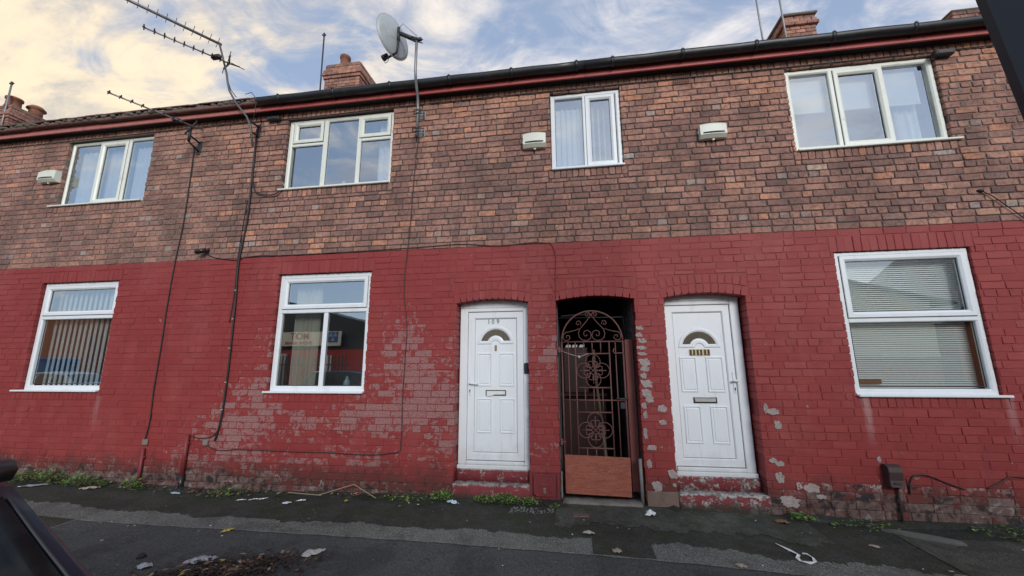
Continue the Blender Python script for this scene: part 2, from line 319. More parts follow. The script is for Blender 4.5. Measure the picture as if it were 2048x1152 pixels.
# car
m, gg, b, pos = mat('black car paint'); M['car_black'] = m
b.inputs['Base Color'].default_value = (0.018, 0.030, 0.047, 1); b.inputs['Specular IOR Level'].default_value = 0.16; b.inputs['Roughness'].default_value = 0.22
b.inputs['Coat Weight'].default_value = 0.05; b.inputs['Coat Roughness'].default_value = 0.05
gg.l(gg.math('ADD', 0.22, gg.math('MULTIPLY', gg.noise(pos, 8, 4), 0.2)), b.inputs['Roughness'])
m, gg, b, pos = mat('silver car paint'); M['car_silver'] = m
b.inputs['Base Color'].default_value = (0.30, 0.31, 0.33, 1); b.inputs['Roughness'].default_value = 0.3; b.inputs['Metallic'].default_value = 0.5; b.inputs['Coat Weight'].default_value = 1.0
M['tint'] = glass('tinted car glass', 0.03, (0.10, 0.12, 0.11))
M['tyre'] = plain('tyre rubber', (0.02, 0.02, 0.02), 0.8); M['lamp_red'] = plain('red lamp lens', (0.30, 0.01, 0.01), 0.2)
M['lamp_clear'] = plain('clear lamp lens', (0.5, 0.5, 0.5), 0.15)
M['ceramic'] = plain('black ceramic border', (0.010, 0.009, 0.010), 0.12)
# far side of the street
M['o_red'] = plain('red garage cladding', (0.52, 0.045, 0.04), 0.5); M['o_dark'] = plain('dark roof sheet', (0.055, 0.060, 0.066), 0.6, var=0.25, vscale=2)
M['o_sign'] = plain('cream sign board', (0.88, 0.80, 0.62), 0.5); M['o_blue'] = plain('sign blue', (0.03, 0.16, 0.36), 0.5); M['sign_red'] = plain('sign lettering red', (0.55, 0.05, 0.04), 0.5)
M['o_cream'] = plain('cream render', (0.80, 0.73, 0.54), 0.9, var=0.06); M['o_brick'] = plain('orange brick', (0.42, 0.18, 0.09), 0.9, var=0.35, vscale=6)
M['fence'] = plain('galvanised palisade', (0.10, 0.10, 0.11), 0.5, 0.3)
# ground
def ground_mat(name, c0, c1, moss=0.0, speck=0.25, stain=0.5):
    m, gg, b, pos = mat(name)
    nl = gg.noise(pos, 2.2, 6, 0.68, 0.3); nm = gg.noise(pos, 14, 6, 0.72); nf = gg.voro(pos, 190, out='Color'); nh = gg.noise(pos, 85, 4, 0.75)
    sf = gg.n('ShaderNodeSeparateXYZ'); gg.l(nf, sf.inputs[0])
    c = gg.mix(gg.smooth(nl, 0.32, 0.68), c0, c1)
    c = gg.mix(gg.math('MULTIPLY', gg.smooth(nm, 0.45, 0.72), stain), c, tuple(x * 0.40 for x in c0))
    c = gg.mix(gg.smooth(nh, 0.36, 0.66), gg.mix(0.55, c, (0.008, 0.008, 0.007)), gg.mix(0.25, c, tuple(min(1, x * 2.6) for x in c1)))
    c = gg.mix(gg.math('MULTIPLY', gg.smooth(sf.outputs[0], 0.70, 1.0), speck), c, tuple(min(1, x * 4.2 + 0.03) for x in c1))
    ce = gg.n('ShaderNodeTexVoronoi', feature='DISTANCE_TO_EDGE'); ce.inputs['Scale'].default_value = 0.9
    wv = gg.n('ShaderNodeVectorMath', operation='ADD'); gg.l(pos, wv.inputs[0]); gg.l(gg.noise(pos, 3.5, 5, 0.7, 0, 1), wv.inputs[1]); gg.l(wv.outputs[0], ce.inputs['Vector'])
    crack = gg.math('MULTIPLY', gg.smooth(ce.outputs['Distance'], 0.010, 0.002), gg.smooth(gg.noise(pos, 1.1, 3), 0.50, 0.60))
    c = gg.mix(gg.math('MULTIPLY', crack, 0.85), c, (0.010, 0.010, 0.009))
    damp = gg.smooth(gg.noise(pos, 1.5, 6, 0.72, 0.6), 0.50, 0.60)
    c = gg.mix(gg.math('MULTIPLY', damp, 0.42), c, tuple(x * 0.45 for x in c0))
    if moss:
        mm = gg.smooth(gg.math('ADD', gg.noise(pos, 5, 7, 0.75, 0.4), gg.math('MULTIPLY', nh, 0.25)), 0.58, 0.74)
        c = gg.mix(gg.math('MULTIPLY', mm, moss), c, (0.034, 0.044, 0.015))
    gg.l(c, b.inputs['Base Color'])
    gg.l(gg.math('ADD', 0.62, gg.math('MULTIPLY', nm, 0.3)), b.inputs['Roughness']); b.inputs['Specular IOR Level'].default_value = 0.3
    h = gg.math('ADD', gg.math('MULTIPLY', gg.voro(pos, 150), 0.8), gg.math('ADD', gg.math('MULTIPLY', nh, 1.2), gg.math('MULTIPLY', nm, 2.0)))
    gg.l(gg.bump(h, 0.9, 0.010), b.inputs['Normal'])
    return m
M['pave'] = ground_mat('mossy tarmac', (0.032, 0.033, 0.028), (0.062, 0.062, 0.053), 0.66, 0.25)
M['strip'] = ground_mat('worn concrete strip', (0.135, 0.140, 0.125), (0.19, 0.195, 0.172), 0.15, 0.3, 0.35)
M['patch'] = ground_mat('dark asphalt patch', (0.068, 0.075, 0.071), (0.096, 0.104, 0.098), 0.0, 0.12, 0.25)
M['edge'] = ground_mat('pale patch edge', (0.17, 0.165, 0.15), (0.22, 0.215, 0.195), 0.0, 0.2, 0.4)
M['road'] = ground_mat('road asphalt', (0.042, 0.042, 0.043), (0.062, 0.061, 0.060), 0.0, 0.3)
M['apron'] = ground_mat('old concrete apron', (0.070, 0.074, 0.062), (0.112, 0.114, 0.096), 0.55, 0.2, 0.55)
M['earth'] = plain('earth', (0.06, 0.06, 0.045), 0.95, var=0.3, vscale=0.3)
# coloured print of the packet
M['pack'] = plain('white printed packet', (0.66, 0.72, 0.76), 0.45, var=0.25, vscale=60)

# ------------------------------------------------------------------ geometry helpers
class MB:
    def __init__(s): s.v = []; s.f = []; s.mi = []; s.col = []; s.c = None; s.m = 0; s.sm = []; s.smooth = False
    def add(s, vs, fs):
        o = len(s.v); s.v.extend(vs); s.f.extend([tuple(o + i for i in f) for f in fs]); s.mi.extend([s.m] * len(fs)); s.sm.extend([s.smooth] * len(fs))
        if s.c is not None: s.col.extend([s.c] * len(vs))
    def box(s, x0, x1, y0, y1, z0, z1, ch=0.0):
        if ch <= 0:
            s.add([(x0, y0, z0), (x1, y0, z0), (x1, y1, z0), (x0, y1, z0), (x0, y0, z1), (x1, y0, z1), (x1, y1, z1), (x0, y1, z1)],
                  [(0, 3, 2, 1), (4, 5, 6, 7), (0, 1, 5, 4), (1, 2, 6, 5), (2, 3, 7, 6), (3, 0, 4, 7)]); return
        ch = min(ch, (x1 - x0) / 2.2, (y1 - y0) / 2.2, (z1 - z0) / 2.2)
        vs = []; ix = {}
        X = (x0, x1); Y = (y0, y1); Z = (z0, z1); sg = (1, -1)
        for i in (0, 1):
            for j in (0, 1):
                for k in (0, 1):
                    for a in range(3):
                        p = [X[i] + sg[i] * ch, Y[j] + sg[j] * ch, Z[k] + sg[k] * ch]
                        p[a] = (X[i], Y[j], Z[k])[a]
                        ix[(i, j, k, a)] = len(vs); vs.append(tuple(p))
        fs = []
        for a, (u, v) in enumerate(((1, 2), (2, 0), (0, 1))):
            for e in (0, 1):
                q = []
                for (p, r) in ((0, 0), (1, 0), (1, 1), (0, 1)):
                    key = [0, 0, 0]; key[a] = e; key[u] = p; key[v] = r; q.append(ix[tuple(key) + (a,)])
                fs.append(tuple(q if e else q[::-1]))
        for a, (u, v) in enumerate(((1, 2), (2, 0), (0, 1))):
            for p in (0, 1):
                for r in (0, 1):
                    k0 = [0, 0, 0]; k0[u] = p; k0[v] = r; k1 = list(k0); k1[a] = 1
                    q = [ix[tuple(k0) + (u,)], ix[tuple(k1) + (u,)], ix[tuple(k1) + (v,)], ix[tuple(k0) + (v,)]]
                    fs.append(tuple(q if (p == r) else q[::-1]))
        for i in (0, 1):
            for j in (0, 1):
                for k in (0, 1):
                    q = [ix[(i, j, k, 0)], ix[(i, j, k, 1)], ix[(i, j, k, 2)]]
                    fs.append(tuple(q if (i + j + k) % 2 else q[::-1]))
        s.add(vs, fs)
    def tube(s, pts, r, n=8, cap=True, closed=False):
        pts = [Vector(p) for p in pts]; N = len(pts)
        rr = r if hasattr(r, '__len__') else [r] * N
        T = []
        for i in range(N):
            a = pts[i - 1] if (i > 0 or closed) else pts[i]; b_ = pts[(i + 1) % N] if (i < N - 1 or closed) else pts[i]
            t = (b_ - a); T.append(t.normalized() if t.length > 1e-9 else Vector((0, 0, 1)))
        up = Vector((0, 0, 1)) if abs(T[0].z) < 0.9 else Vector((1, 0, 0))
        nrm = T[0].cross(up).normalized(); vs = []
        for i in range(N):
            if i: nrm = (nrm - T[i] * nrm.dot(T[i])); nrm = nrm.normalized() if nrm.length > 1e-6 else T[i].orthogonal().normalized()
            bn = T[i].cross(nrm)
            for k in range(n):
                a = 2 * PI * k / n; vs.append(tuple(pts[i] + (nrm * math.cos(a) + bn * math.sin(a)) * rr[i]))
        fs = []
        for i in range(N if closed else N - 1):
            j = (i + 1) % N
            for k in range(n): fs.append((i * n + k, i * n + (k + 1) % n, j * n + (k + 1) % n, j * n + k))
        if cap and not closed: fs.append(tuple(range(n))[::-1]); fs.append(tuple((N - 1) * n + k for k in range(n)))
        o = s.smooth; s.smooth = n > 5; s.add(vs, fs); s.smooth = o
    def prism(s, poly, y0, y1):
        """xz outline pushed from y0 to y1"""
        n = len(poly)
        vs = [(x, y0, z) for x, z in poly] + [(x, y1, z) for x, z in poly]
        s.add(vs, [tuple(range(n)), tuple(range(2 * n - 1, n - 1, -1))] + [(i, i + n, (i + 1) % n + n, (i + 1) % n) for i in range(n)])
    def loops(s, loops_, cap_first=False, cap_last=False):
        n = len(loops_[0]); vs = [p for L in loops_ for p in L]; fs = []
        for i in range(len(loops_) - 1):
            for k in range(n): fs.append((i * n + k, i * n + (k + 1) % n, (i + 1) * n + (k + 1) % n, (i + 1) * n + k))
        if cap_first: fs.append(tuple(range(n))[::-1])
        if cap_last: fs.append(tuple((len(loops_) - 1) * n + k for k in range(n)))
        s.add(vs, fs)
    def ring(s, x0, x1, z0, z1, prof):
        """mitred rectangular frame; prof = [(inset, y), ...] from outside in"""
        s.loops([[(x0 + i, y, z0 + i), (x1 - i, y, z0 + i), (x1 - i, y, z1 - i), (x0 + i, y, z1 - i)] for i, y in prof])
    def lathe(s, c, prof, n=20, axis='z'):
        L = [[(c[0] + r * math.cos(2 * PI * k / n), c[1] + r * math.sin(2 * PI * k / n), c[2] + h) for k in range(n)] for r, h in prof]
        o = s.smooth; s.smooth = True; s.loops(L, True, True); s.smooth = o
    def build(s, name, mats, parent=None, kind=None, loc=None):
        me = bpy.data.meshes.new(name); me.from_pydata(s.v, [], s.f)
        for m_ in (mats if isinstance(mats, (list, tuple)) else [mats]): me.materials.append(m_)
        me.polygons.foreach_set('material_index', s.mi); me.polygons.foreach_set('use_smooth', s.sm)
        if s.col:
            at = me.attributes.new('tone', 'FLOAT_COLOR', 'POINT')
            at.data.foreach_set('color', [x for c_ in s.col for x in (c_[0], c_[1], c_[2], 1.0)])
        me.update()
        o = bpy.data.objects.new(name, me); C.objects.link(o)
        o.color = (0, 0, 0, 1)
        if parent is not None: attach(o, parent)
        if kind: o['kind'] = kind
        return o
def attach(o, parent):
    o.parent = parent
    L = parent.get('_base')
    o.matrix_parent_inverse = Matrix.Translation((-L[0], -L[1], -L[2])) if L is not None else Matrix()
def thing(name, label, cat, loc, group=None):
    o = bpy.data.objects.new(name, None); C.objects.link(o); o.location = loc; o['_base'] = tuple(loc)
    o.empty_display_size = 0.1
    return tag(o, label, cat, group)
def tag(o, label, cat, group=None):
    o['label'] = label; o['category'] = cat
    if group: o['group'] = group
    return o
def text(name, body, size, loc, rot, m, parent=None, ext=0.002, bold=0.0):
    cu = bpy.data.curves.new(name, 'FONT'); cu.body = body; cu.size = size; cu.extrude = ext; cu.offset = bold
    cu.align_x = 'CENTER'; cu.align_y = 'CENTER'; cu.materials.append(m)
    tmp = bpy.data.objects.new(name, cu); me = bpy.data.meshes.new_from_object(tmp); bpy.data.objects.remove(tmp); me.name = name
    o = bpy.data.objects.new(name, me); C.objects.link(o); o.location = loc; o.rotation_euler = rot
    if parent is not None: attach(o, parent)
    return o
def gz(x, y=0.0):
    """ground height: the pavement dips a little either side of the doors"""
    def bell(c, s_): return math.exp(-((x - c) / s_) ** 2)
    return -0.055 * bell(-4.6, 1.6) - 0.065 * bell(3.2, 1.5) - 0.012 * bell(-2.6, 1.0) + (0.014 * y if y < 0 else 0)
rnd = random.Random(11)

# ------------------------------------------------------------------ ground, road
def sheet(name, outline_fn, m, dz, x0, x1, n, ny=6):
    """strip of ground between two y edges that follow the pavement's height"""
    mb = MB(); rows = []
    for i in range(n + 1):
        x = x0 + (x1 - x0) * i / n; ya, yb = outline_fn(x)
        rows.append([(x, ya + (yb - ya) * j / ny, gz(x, ya + (yb - ya) * j / ny) + dz) for j in range(ny + 1)])
    vs = [p for r_ in rows for p in r_]; k = ny + 1
    mb.smooth = True
    mb.add(vs, [(i * k + j, i * k + j + 1, (i + 1) * k + j + 1, (i + 1) * k + j) for i in range(n) for j in range(ny)])
    return mb.build(name, m, kind='structure')
gm = MB(); gm.box(-900, 900, -900, 900, -1.2, -0.45); gm.build('ground', M['earth'], kind='structure')
sheet('pavement', lambda x: (0.30, -2.45), M['pave'], 0.0, -20, 14, 170, 14)
km = MB(); km.box(-20, 14, -2.58, -2.44, -0.4, -0.036, 0.012); km.build('kerb', M['strip'], kind='structure')
rm = MB(); rm.box(-60, 60, -9.6, -2.575, -0.44, -0.14); rm.build('road', M['road'], kind='structure')
fm = MB(); fm.box(-60, 60, -40, -9.59, -0.44, -0.04); fm.build('far_pavement', M['road'], kind='structure')
def wob(x, s=1.0): return 0.018 * s * (math.sin(x * 5.1) + math.sin(x * 11.7 + 1) * 0.6 + math.sin(x * 29 + 2) * 0.35)
def edge_y(x): return -1.035 - 0.038 * (x + 4.3) if x > -4.3 else -1.035
_jr = random.Random(4); _jit = [_jr.uniform(-1, 1) for _ in range(4000)]
def jit(x, s=1.0): k = int((x + 20) * 60) % 4000; return s * (0.012 * _jit[k] + 0.016 * _jit[k // 5] + 0.02 * _jit[k // 17 + 900])
def strip_top(x):
    b_ = -0.76 - 0.032 * (x + 4.2)
    return b_ + wob(x) * 1.3 + jit(x)
def s1(x):
    a, b_ = strip_top(x), edge_y(x) + 0.012
    return (a, b_)
sheet('concrete_strip', s1, M['strip'], 0.004, -8.5, 0.12, 600, 2)
sheet('concrete_strip', lambda x: (-0.93 - 0.03 * x + wob(x + 3) * 2.0 + jit(x, 1.6), edge_y(x) + 0.012), M['strip'], 0.004, 0.62, 6.5, 420, 2)
sheet('asphalt_patch', lambda x: (edge_y(x), -2.43), M['patch'], 0.005, -5.17, 8.0, 130, 6)
sheet('patch_edge', lambda x: (edge_y(x) + 0.012 + wob(x * 2, 0.25), edge_y(x) - 0.012 + wob(x * 3, 0.25)), M['edge'], 0.010, -5.185, 8.0, 170, 1)
def side_edge():
    mb = MB(); n = 30
    vs = []
    for i in range(n + 1):
        y = -1.03 - i * 1.38 / n; x = -5.175 + 0.02 * (i / n) + wob(y * 3, .15)
        vs += [(x - 0.013, y, gz(x, y) + 0.010), (x + 0.013, y, gz(x, y) + 0.010)]
    mb.add(vs, [(2 * i, 2 * i + 1, 2 * i + 3, 2 * i + 2) for i in range(n)]); mb.build('patch_edge', M['edge'], kind='structure')
side_edge()
sheet('mossy_slab', lambda x: (-0.24 - 0.20 * (x - 2.9) if x < 3.4 else -0.34, edge_y(x) - 0.16 * (x - 2.84) + 0.25), M['apron'], 0.006, 2.93, 6.5, 160, 4)
sheet('concrete_apron', lambda x: (-0.02, -0.62 + wob(x, 2.8) + jit(x, 2)), M['apron'], 0.004, -0.215, 2.25, 180, 4)

# ------------------------------------------------------------------ brickwork
CH, PITCH = 0.0825, 0.230
def brick_geo(wd, ht, dep, rr, soft=1.0):
    """one brick with worn arrises; outline centred on 0,0 in xz, face towards -y"""
    hx, hz = wd / 2, ht / 2; o = []
    def side(ax, az, bx, bz, n):
        for i in range(n):
            t_ = i / n; o.append((ax + (bx - ax) * t_, az + (bz - az) * t_))
    c_ = 0.0085 * soft; nl, ns = (3, 2) if wd > 0.15 else (2, 2)
    if ht > wd: nl, ns = 2, 3
    side(-hx + c_, -hz, hx - c_, -hz, nl); o.append((hx - c_, -hz)); side(hx, -hz + c_, hx, hz - c_, ns); o.append((hx, hz - c_))
    side(hx - c_, hz, -hx + c_, hz, nl); o.append((-hx + c_, hz)); side(-hx, hz - c_, -hx, -hz + c_, ns); o.append((-hx, -hz + c_))
    j = 0.0026 * soft
    o = [(x + rr.uniform(-j, j), z + rr.uniform(-j, j)) for x, z in o]
    ti = rr.uniform(-0.0022, 0.0022); tj = rr.uniform(-0.002, 0.002)
    def yy(x, z, d_): return d_ + ti * x / hx + tj * z / hz
    ins = 0.0045 * soft
    back = [(x, dep, z) for x, z in o]
    mid = [(x, yy(x, z, 0.0035 * soft), z) for x, z in o]
    fr = [(x * (1 - ins / hx), yy(x, z, rr.uniform(-0.001, 0.0006)), z * (1 - ins / hz)) for x, z in o]
    n = len(o); vs = back + mid + fr
    fs = [(i, (i + 1) % n, (i + 1) % n + n, i + n) for i in range(n)] + [(i + n, (i + 1) % n + n, (i + 1) % n + 2 * n, i + 2 * n) for i in range(n)]
    fs.append(tuple(range(2 * n, 3 * n)))
    return vs, fs
HOUSES = [(-16.6, -10.15), (-10.15, -5.05), (-5.05, 0.29), (0.29, 5.55), (5.55, 9.6)]
Z_PAINT = 3.02; Z_TOP = 5.165
WINS = dict(UL=(-8.08, -6.47, 4.02, 5.145), UM=(-4.105, -2.44, 4.01, 5.145), UC=(-0.18, 0.735, 4.01, 5.135), UR=(2.77, 4.40, 4.02, 5.135),
            LL=(-8.0, -6.62, 1.165, 2.77), ML=(-3.985, -2.63, 1.165, 2.755), RL=(2.99, 4.315, 1.165, 2.75))
DOORS = dict(D109=(-1.425, -0.525), PASS=(-0.17, 0.75), D111=(1.10, 1.99))
SPR, CRN = 2.283, 2.33
holes = [v for v in WINS.values()] + [(a, b_, -0.3, CRN + 0.004) for a, b_ in DOORS.values()]
zones = list(holes)
specials = []                      # (cx, cz, w, h, angle, deep)
def soldiers(x0, x1, z0, z1, pitch, deep=0.05):
    n = max(1, round((x1 - x0) / pitch)); p = (x1 - x0) / n
    for i in range(n): specials.append((x0 + (i + 0.5) * p, (z0 + z1) / 2, p - 0.010, z1 - z0 - 0.009, rnd.uniform(-0.012, 0.012), deep))
for k, (a, b_, c_, d_) in WINS.items():
    up = k[0] == 'U'
    zones.append((a - 0.045, b_ + 0.045, c_ - 0.112, c_)); soldiers(a - 0.045, b_ + 0.045, c_ - 0.112, c_, 0.0775, 0.1)
    if not up:
        zones.append((a - 0.05, b_ + 0.05, d_, 2.9375)); soldiers(a - 0.05, b_ + 0.05, d_ + 0.002, 2.9375, 0.083, 0.16)
for k, (a, b_) in DOORS.items():
    zones.append((a - 0.045, b_ + 0.045, SPR, 2.555))
    hw = (b_ - a) / 2; rise = CRN - SPR; Rr = (hw * hw + rise * rise) / (2 * rise); cx, cz = (a + b_) / 2, CRN - Rr
    for ring_i, (r0, r1) in enumerate(((0.002, 0.108), (0.116, 0.222))):
        half = math.asin((hw + 0.035) / (Rr + r0)); n = round(2 * half * (Rr + r0) / 0.083)
        for i in range(n):
            t_ = -half + 2 * half * (i + 0.5) / n; rc = Rr + (r0 + r1) / 2
            specials.append((cx + rc * math.sin(t_), cz + rc * math.cos(t_), 2 * half * rc / n - 0.010, r1 - r0, -t_, 0.17 if ring_i == 0 else 0.04))
def subtract(pc, z):
    xa, xb, za, zb = pc; x0, x1, z0, z1 = z
    if x0 >= xb - 1e-4 or x1 <= xa + 1e-4 or z0 >= zb - 1e-4 or z1 <= za + 1e-4: return [pc]
    o = []
    if x0 > xa: o.append((xa, x0, za, zb))
    if x1 < xb: o.append((x1, xb, za, zb))
    ia, ib = max(xa, x0), min(xb, x1)
    if z0 > za: o.append((ia, ib, za, z0))
    if z1 < zb: o.append((ia, ib, z1, zb))
    return o
BL = []                             # (cx, cz, w, h, angle, depth, painted, whole)
for i in range(-3, 63):
    za = -0.0325 + CH * i; zb = za + CH; painted = za < Z_PAINT - 0.01
    hd = i % 6 == 3; p = PITCH / 2 if hd else PITCH
    x = -16.6 + (0.0575 if hd else (i % 2) * 0.115 + rnd.uniform(-0.03, 0.03))
    while x < 9.6:
        pp = p + rnd.uniform(-0.004, 0.004)
        if not hd and rnd.random() < 0.03: pp = p / 2
        pcs = [(x, min(x + pp, 9.6), za, zb)]
        for z in zones: pcs = [q for pc in pcs for q in subtract(pc, z)]
        for (a, b_, c_, d_) in pcs:
            if b_ - a < 0.028 or d_ - c_ < 0.026: continue
            deep = 0.035
            for hxa, hxb, hza, hzb in holes:
                if (abs(b_ - hxa) < 0.003 or abs(a - hxb) < 0.003) and c_ < hzb and d_ > hza: deep = 0.19 if hza < 0 else 0.11
            whole = abs(d_ - c_ - CH) < 1e-3 and deep < 0.05 and abs(b_ - a - pp) < 1e-3
            BL.append(((a + b_) / 2 + rnd.uniform(-.0015, .0015), (c_ + d_) / 2 + rnd.uniform(-.0015, .0015), b_ - a - (0.0078 if painted else 0.0125), d_ - c_ - (0.0078 if painted else 0.0125), 0, deep, painted, whole and pp > 0.1, hd))
        x += pp
for s_ in specials: BL.append((s_[0], s_[1], s_[2], s_[3], s_[4], s_[5], s_[1] < Z_PAINT, False, False))
xx_ = -16.6
while xx_ < 9.55:                  # row of bricks on end under the eaves
    BL.append((xx_ + 0.0385, Z_TOP + 0.1125, 0.067, 0.213, rnd.uniform(-.01, .01), 0.04, False, False, False)); xx_ += 0.077
FL = [(-4.25, 1.05, .42, .42, .80), (-4.55, .70, .5, .35, .62), (-3.2, .80, .9, .26, .80), (-2.3, .95, .55, .35, .80), (-2.25, 1.55, .45, .38, .70), (-1.85, 1.25, .35, .4, .85), (-2.0, 2.0, .4, .4, .48),
      (-1.55, .75, .25, .4, .8), (-4.0, 1.75, .25, .45, .62), (-0.25, 1.75, .10, .45, .85), (-0.42, 1.3, .15, .8, .42), (-1.5, 1.5, .07, .5, .6), (-3.0, .35, 1.6, .16, .62), (-6.5, .35, 2.5, .10, .35), (-4.9, .35, .4, .3, .5), (1.95, .55, .15, .5, .25), (-0.3, .5, .25, .3, .4)]
def brick_col(x, z, painted, hd):
    if painted:
        fl = sum(a_ * math.exp(-((x - cx) / sx_) ** 2 - ((z - cz) / sz_) ** 2) for cx, cz, sx_, sz_, a_ in FL)
        fl = min(1.0, fl) * rnd.uniform(0.75, 1.15) - 0.1
        lim = 0.30 if x < -3.6 else (0.15 if x < 1.0 else 0.22)
        if x > 2.3: lim = 0.36
        we = max(0.0, min(1.0, (lim + 0.06 - z) / 0.24)) * rnd.uniform(.8, 1.2) + (0.12 if z < 0.13 else 0)
        return (rnd.random(), max(0, fl) * (1 if rnd.random() < .8 else .5), we)
    hi = max(0, min(1, (z - 4.2) / 0.7)); left = x < -5.1
    t_ = rnd.gauss(0.37 + 0.20 * hi, 0.18); t_ = max(0.02, min(0.78, t_)); r_ = rnd.random()
    if r_ < 0.055 + 0.03 * hi and not left: t_ = rnd.uniform(0.76, 0.88)
    elif r_ < 0.085: t_ = rnd.uniform(0.92, 1.0) if hd or rnd.random() < .35 else rnd.uniform(.3, .6)
    if left: t_ = 0.10 + t_ * 0.72
    g_ = rnd.random() ** 3
    return (t_, g_ * (1.0 if hd else 0.6), 0.0)
def proj_area(x, z, wd, ht):
    d2 = x * x + CAM_Y * CAM_Y + (z - CAM_Z) ** 2
    return wd * ht * abs(CAM_Y) / d2 ** 1.5
def in_view(x, z):
    v = Vector((x, -CAM_Y, z - CAM_Z)); dep = v.dot(_f)
    return abs(v.dot(_r) / dep * 794) < 1010 and abs(v.dot(_u) / dep * 794) < 566
VAR = {}
def variant(painted, hd, deep=0.035):
    key = (painted, hd)
    if key not in VAR:
        VAR[key] = []
        for k in range(9):
            rr = random.Random(100 + k); mb = MB()
            mb.add(*brick_geo((PITCH / 2 if hd else PITCH) - (0.0078 if painted else 0.0125), CH - (0.0078 if painted else 0.0125), 0.035, rr, 0.6 if painted else 1.0))
            me = bpy.data.meshes.new('brick'); me.from_pydata(mb.v, [], mb.f); me.materials.append(M['paint'] if painted else M['brick']); VAR[key].append(me)
    return rnd.choice(VAR[key])

house_obj = []; walls = []
HL = ['brick terraced house beyond the left edge, only its roof and two-pot chimney in view', 'left-hand terraced house with darker brick, faded mossy eaves and no gutter',
      'middle terraced house numbered 109 with flaking red painted ground floor', 'right-hand terraced house numbered 111 with black doorplate numbers and blinds', 'terraced house behind the dark post, only its squat chimney in view']
def rects_minus(x0, x1, z0, z1, hs):
    pcs = [(x0, x1, z0, z1)]
    for h in hs: pcs = [q for pc in pcs for q in subtract(pc, h)]
    return pcs
for hi_, (hx0, hx1) in enumerate(HOUSES):
    h = thing('terraced_house', HL[hi_], 'house', ((hx0 + hx1) / 2, 0, 0), 'brick terraced houses in the row'); house_obj.append(h)
    mb = MB()
    for zone_z, mi_ in (((-0.3, Z_PAINT), 1), ((Z_PAINT, 5.42), 0)):
        mb.m = mi_; yb = 0.0105 if mi_ == 0 else 0.0046
        hs = [(a - 0.012, b_ + 0.012, c_ - 0.012, d_ + 0.012) for a, b_, c_, d_ in holes]
        for (a, b_, c_, d_) in rects_minus(hx0, hx1, zone_z[0], zone_z[1], hs):
            mb.box(a, b_, yb, 0.24, c_, d_)
    wl = mb.build('wall', [M['mortar'], M['paint_joint']], h); walls.append(wl)
single = [[] for _ in HOUSES]; rest = [[] for _ in HOUSES]
for bk in BL:
    for hi_, (hx0, hx1) in enumerate(HOUSES):
        if hx0 <= bk[0] < hx1:
            (single if bk[7] and in_view(bk[0], bk[1]) else rest)[hi_].append(bk); break
for hi_ in range(len(HOUSES)):
    single[hi_].sort(key=lambda q: -proj_area(q[0], q[1], q[2], q[3]))
    rest[hi_] += single[hi_][300:]; single[hi_] = single[hi_][:300]
    for q in single[hi_]:
        o = bpy.data.objects.new('brick', variant(q[6], q[8])); C.objects.link(o); o.parent = walls[hi_]
        # the wall's own frame is the world's, so plain world places work here
        o.location = (q[0], rnd.uniform(-0.0025, 0.0025), q[1]); o.rotation_euler = (0, 0 if rnd.random() < .5 else PI if False else 0, 0)
        o.color = brick_col(q[0], q[1], q[6], q[8]) + (1,)
    mb = MB()
    for q in rest[hi_]:
        vs, fs = brick_geo(q[2], q[3], q[5], rnd, 0.6 if q[6] else 1.0)
        ca, sa = math.cos(q[4]), math.sin(q[4]); dy = rnd.uniform(-0.0025, 0.0025)
        mb.c = brick_col(q[0], q[1], q[6], q[8]); mb.m = 1 if q[6] else 0
        mb.add([(q[0] + x * ca - z * sa, y + dy, q[1] + x * sa + z * ca) for x, y, z in vs], fs)
    mb.build('brickwork', [M['brick'], M['paint']], walls[hi_], kind='stuff')

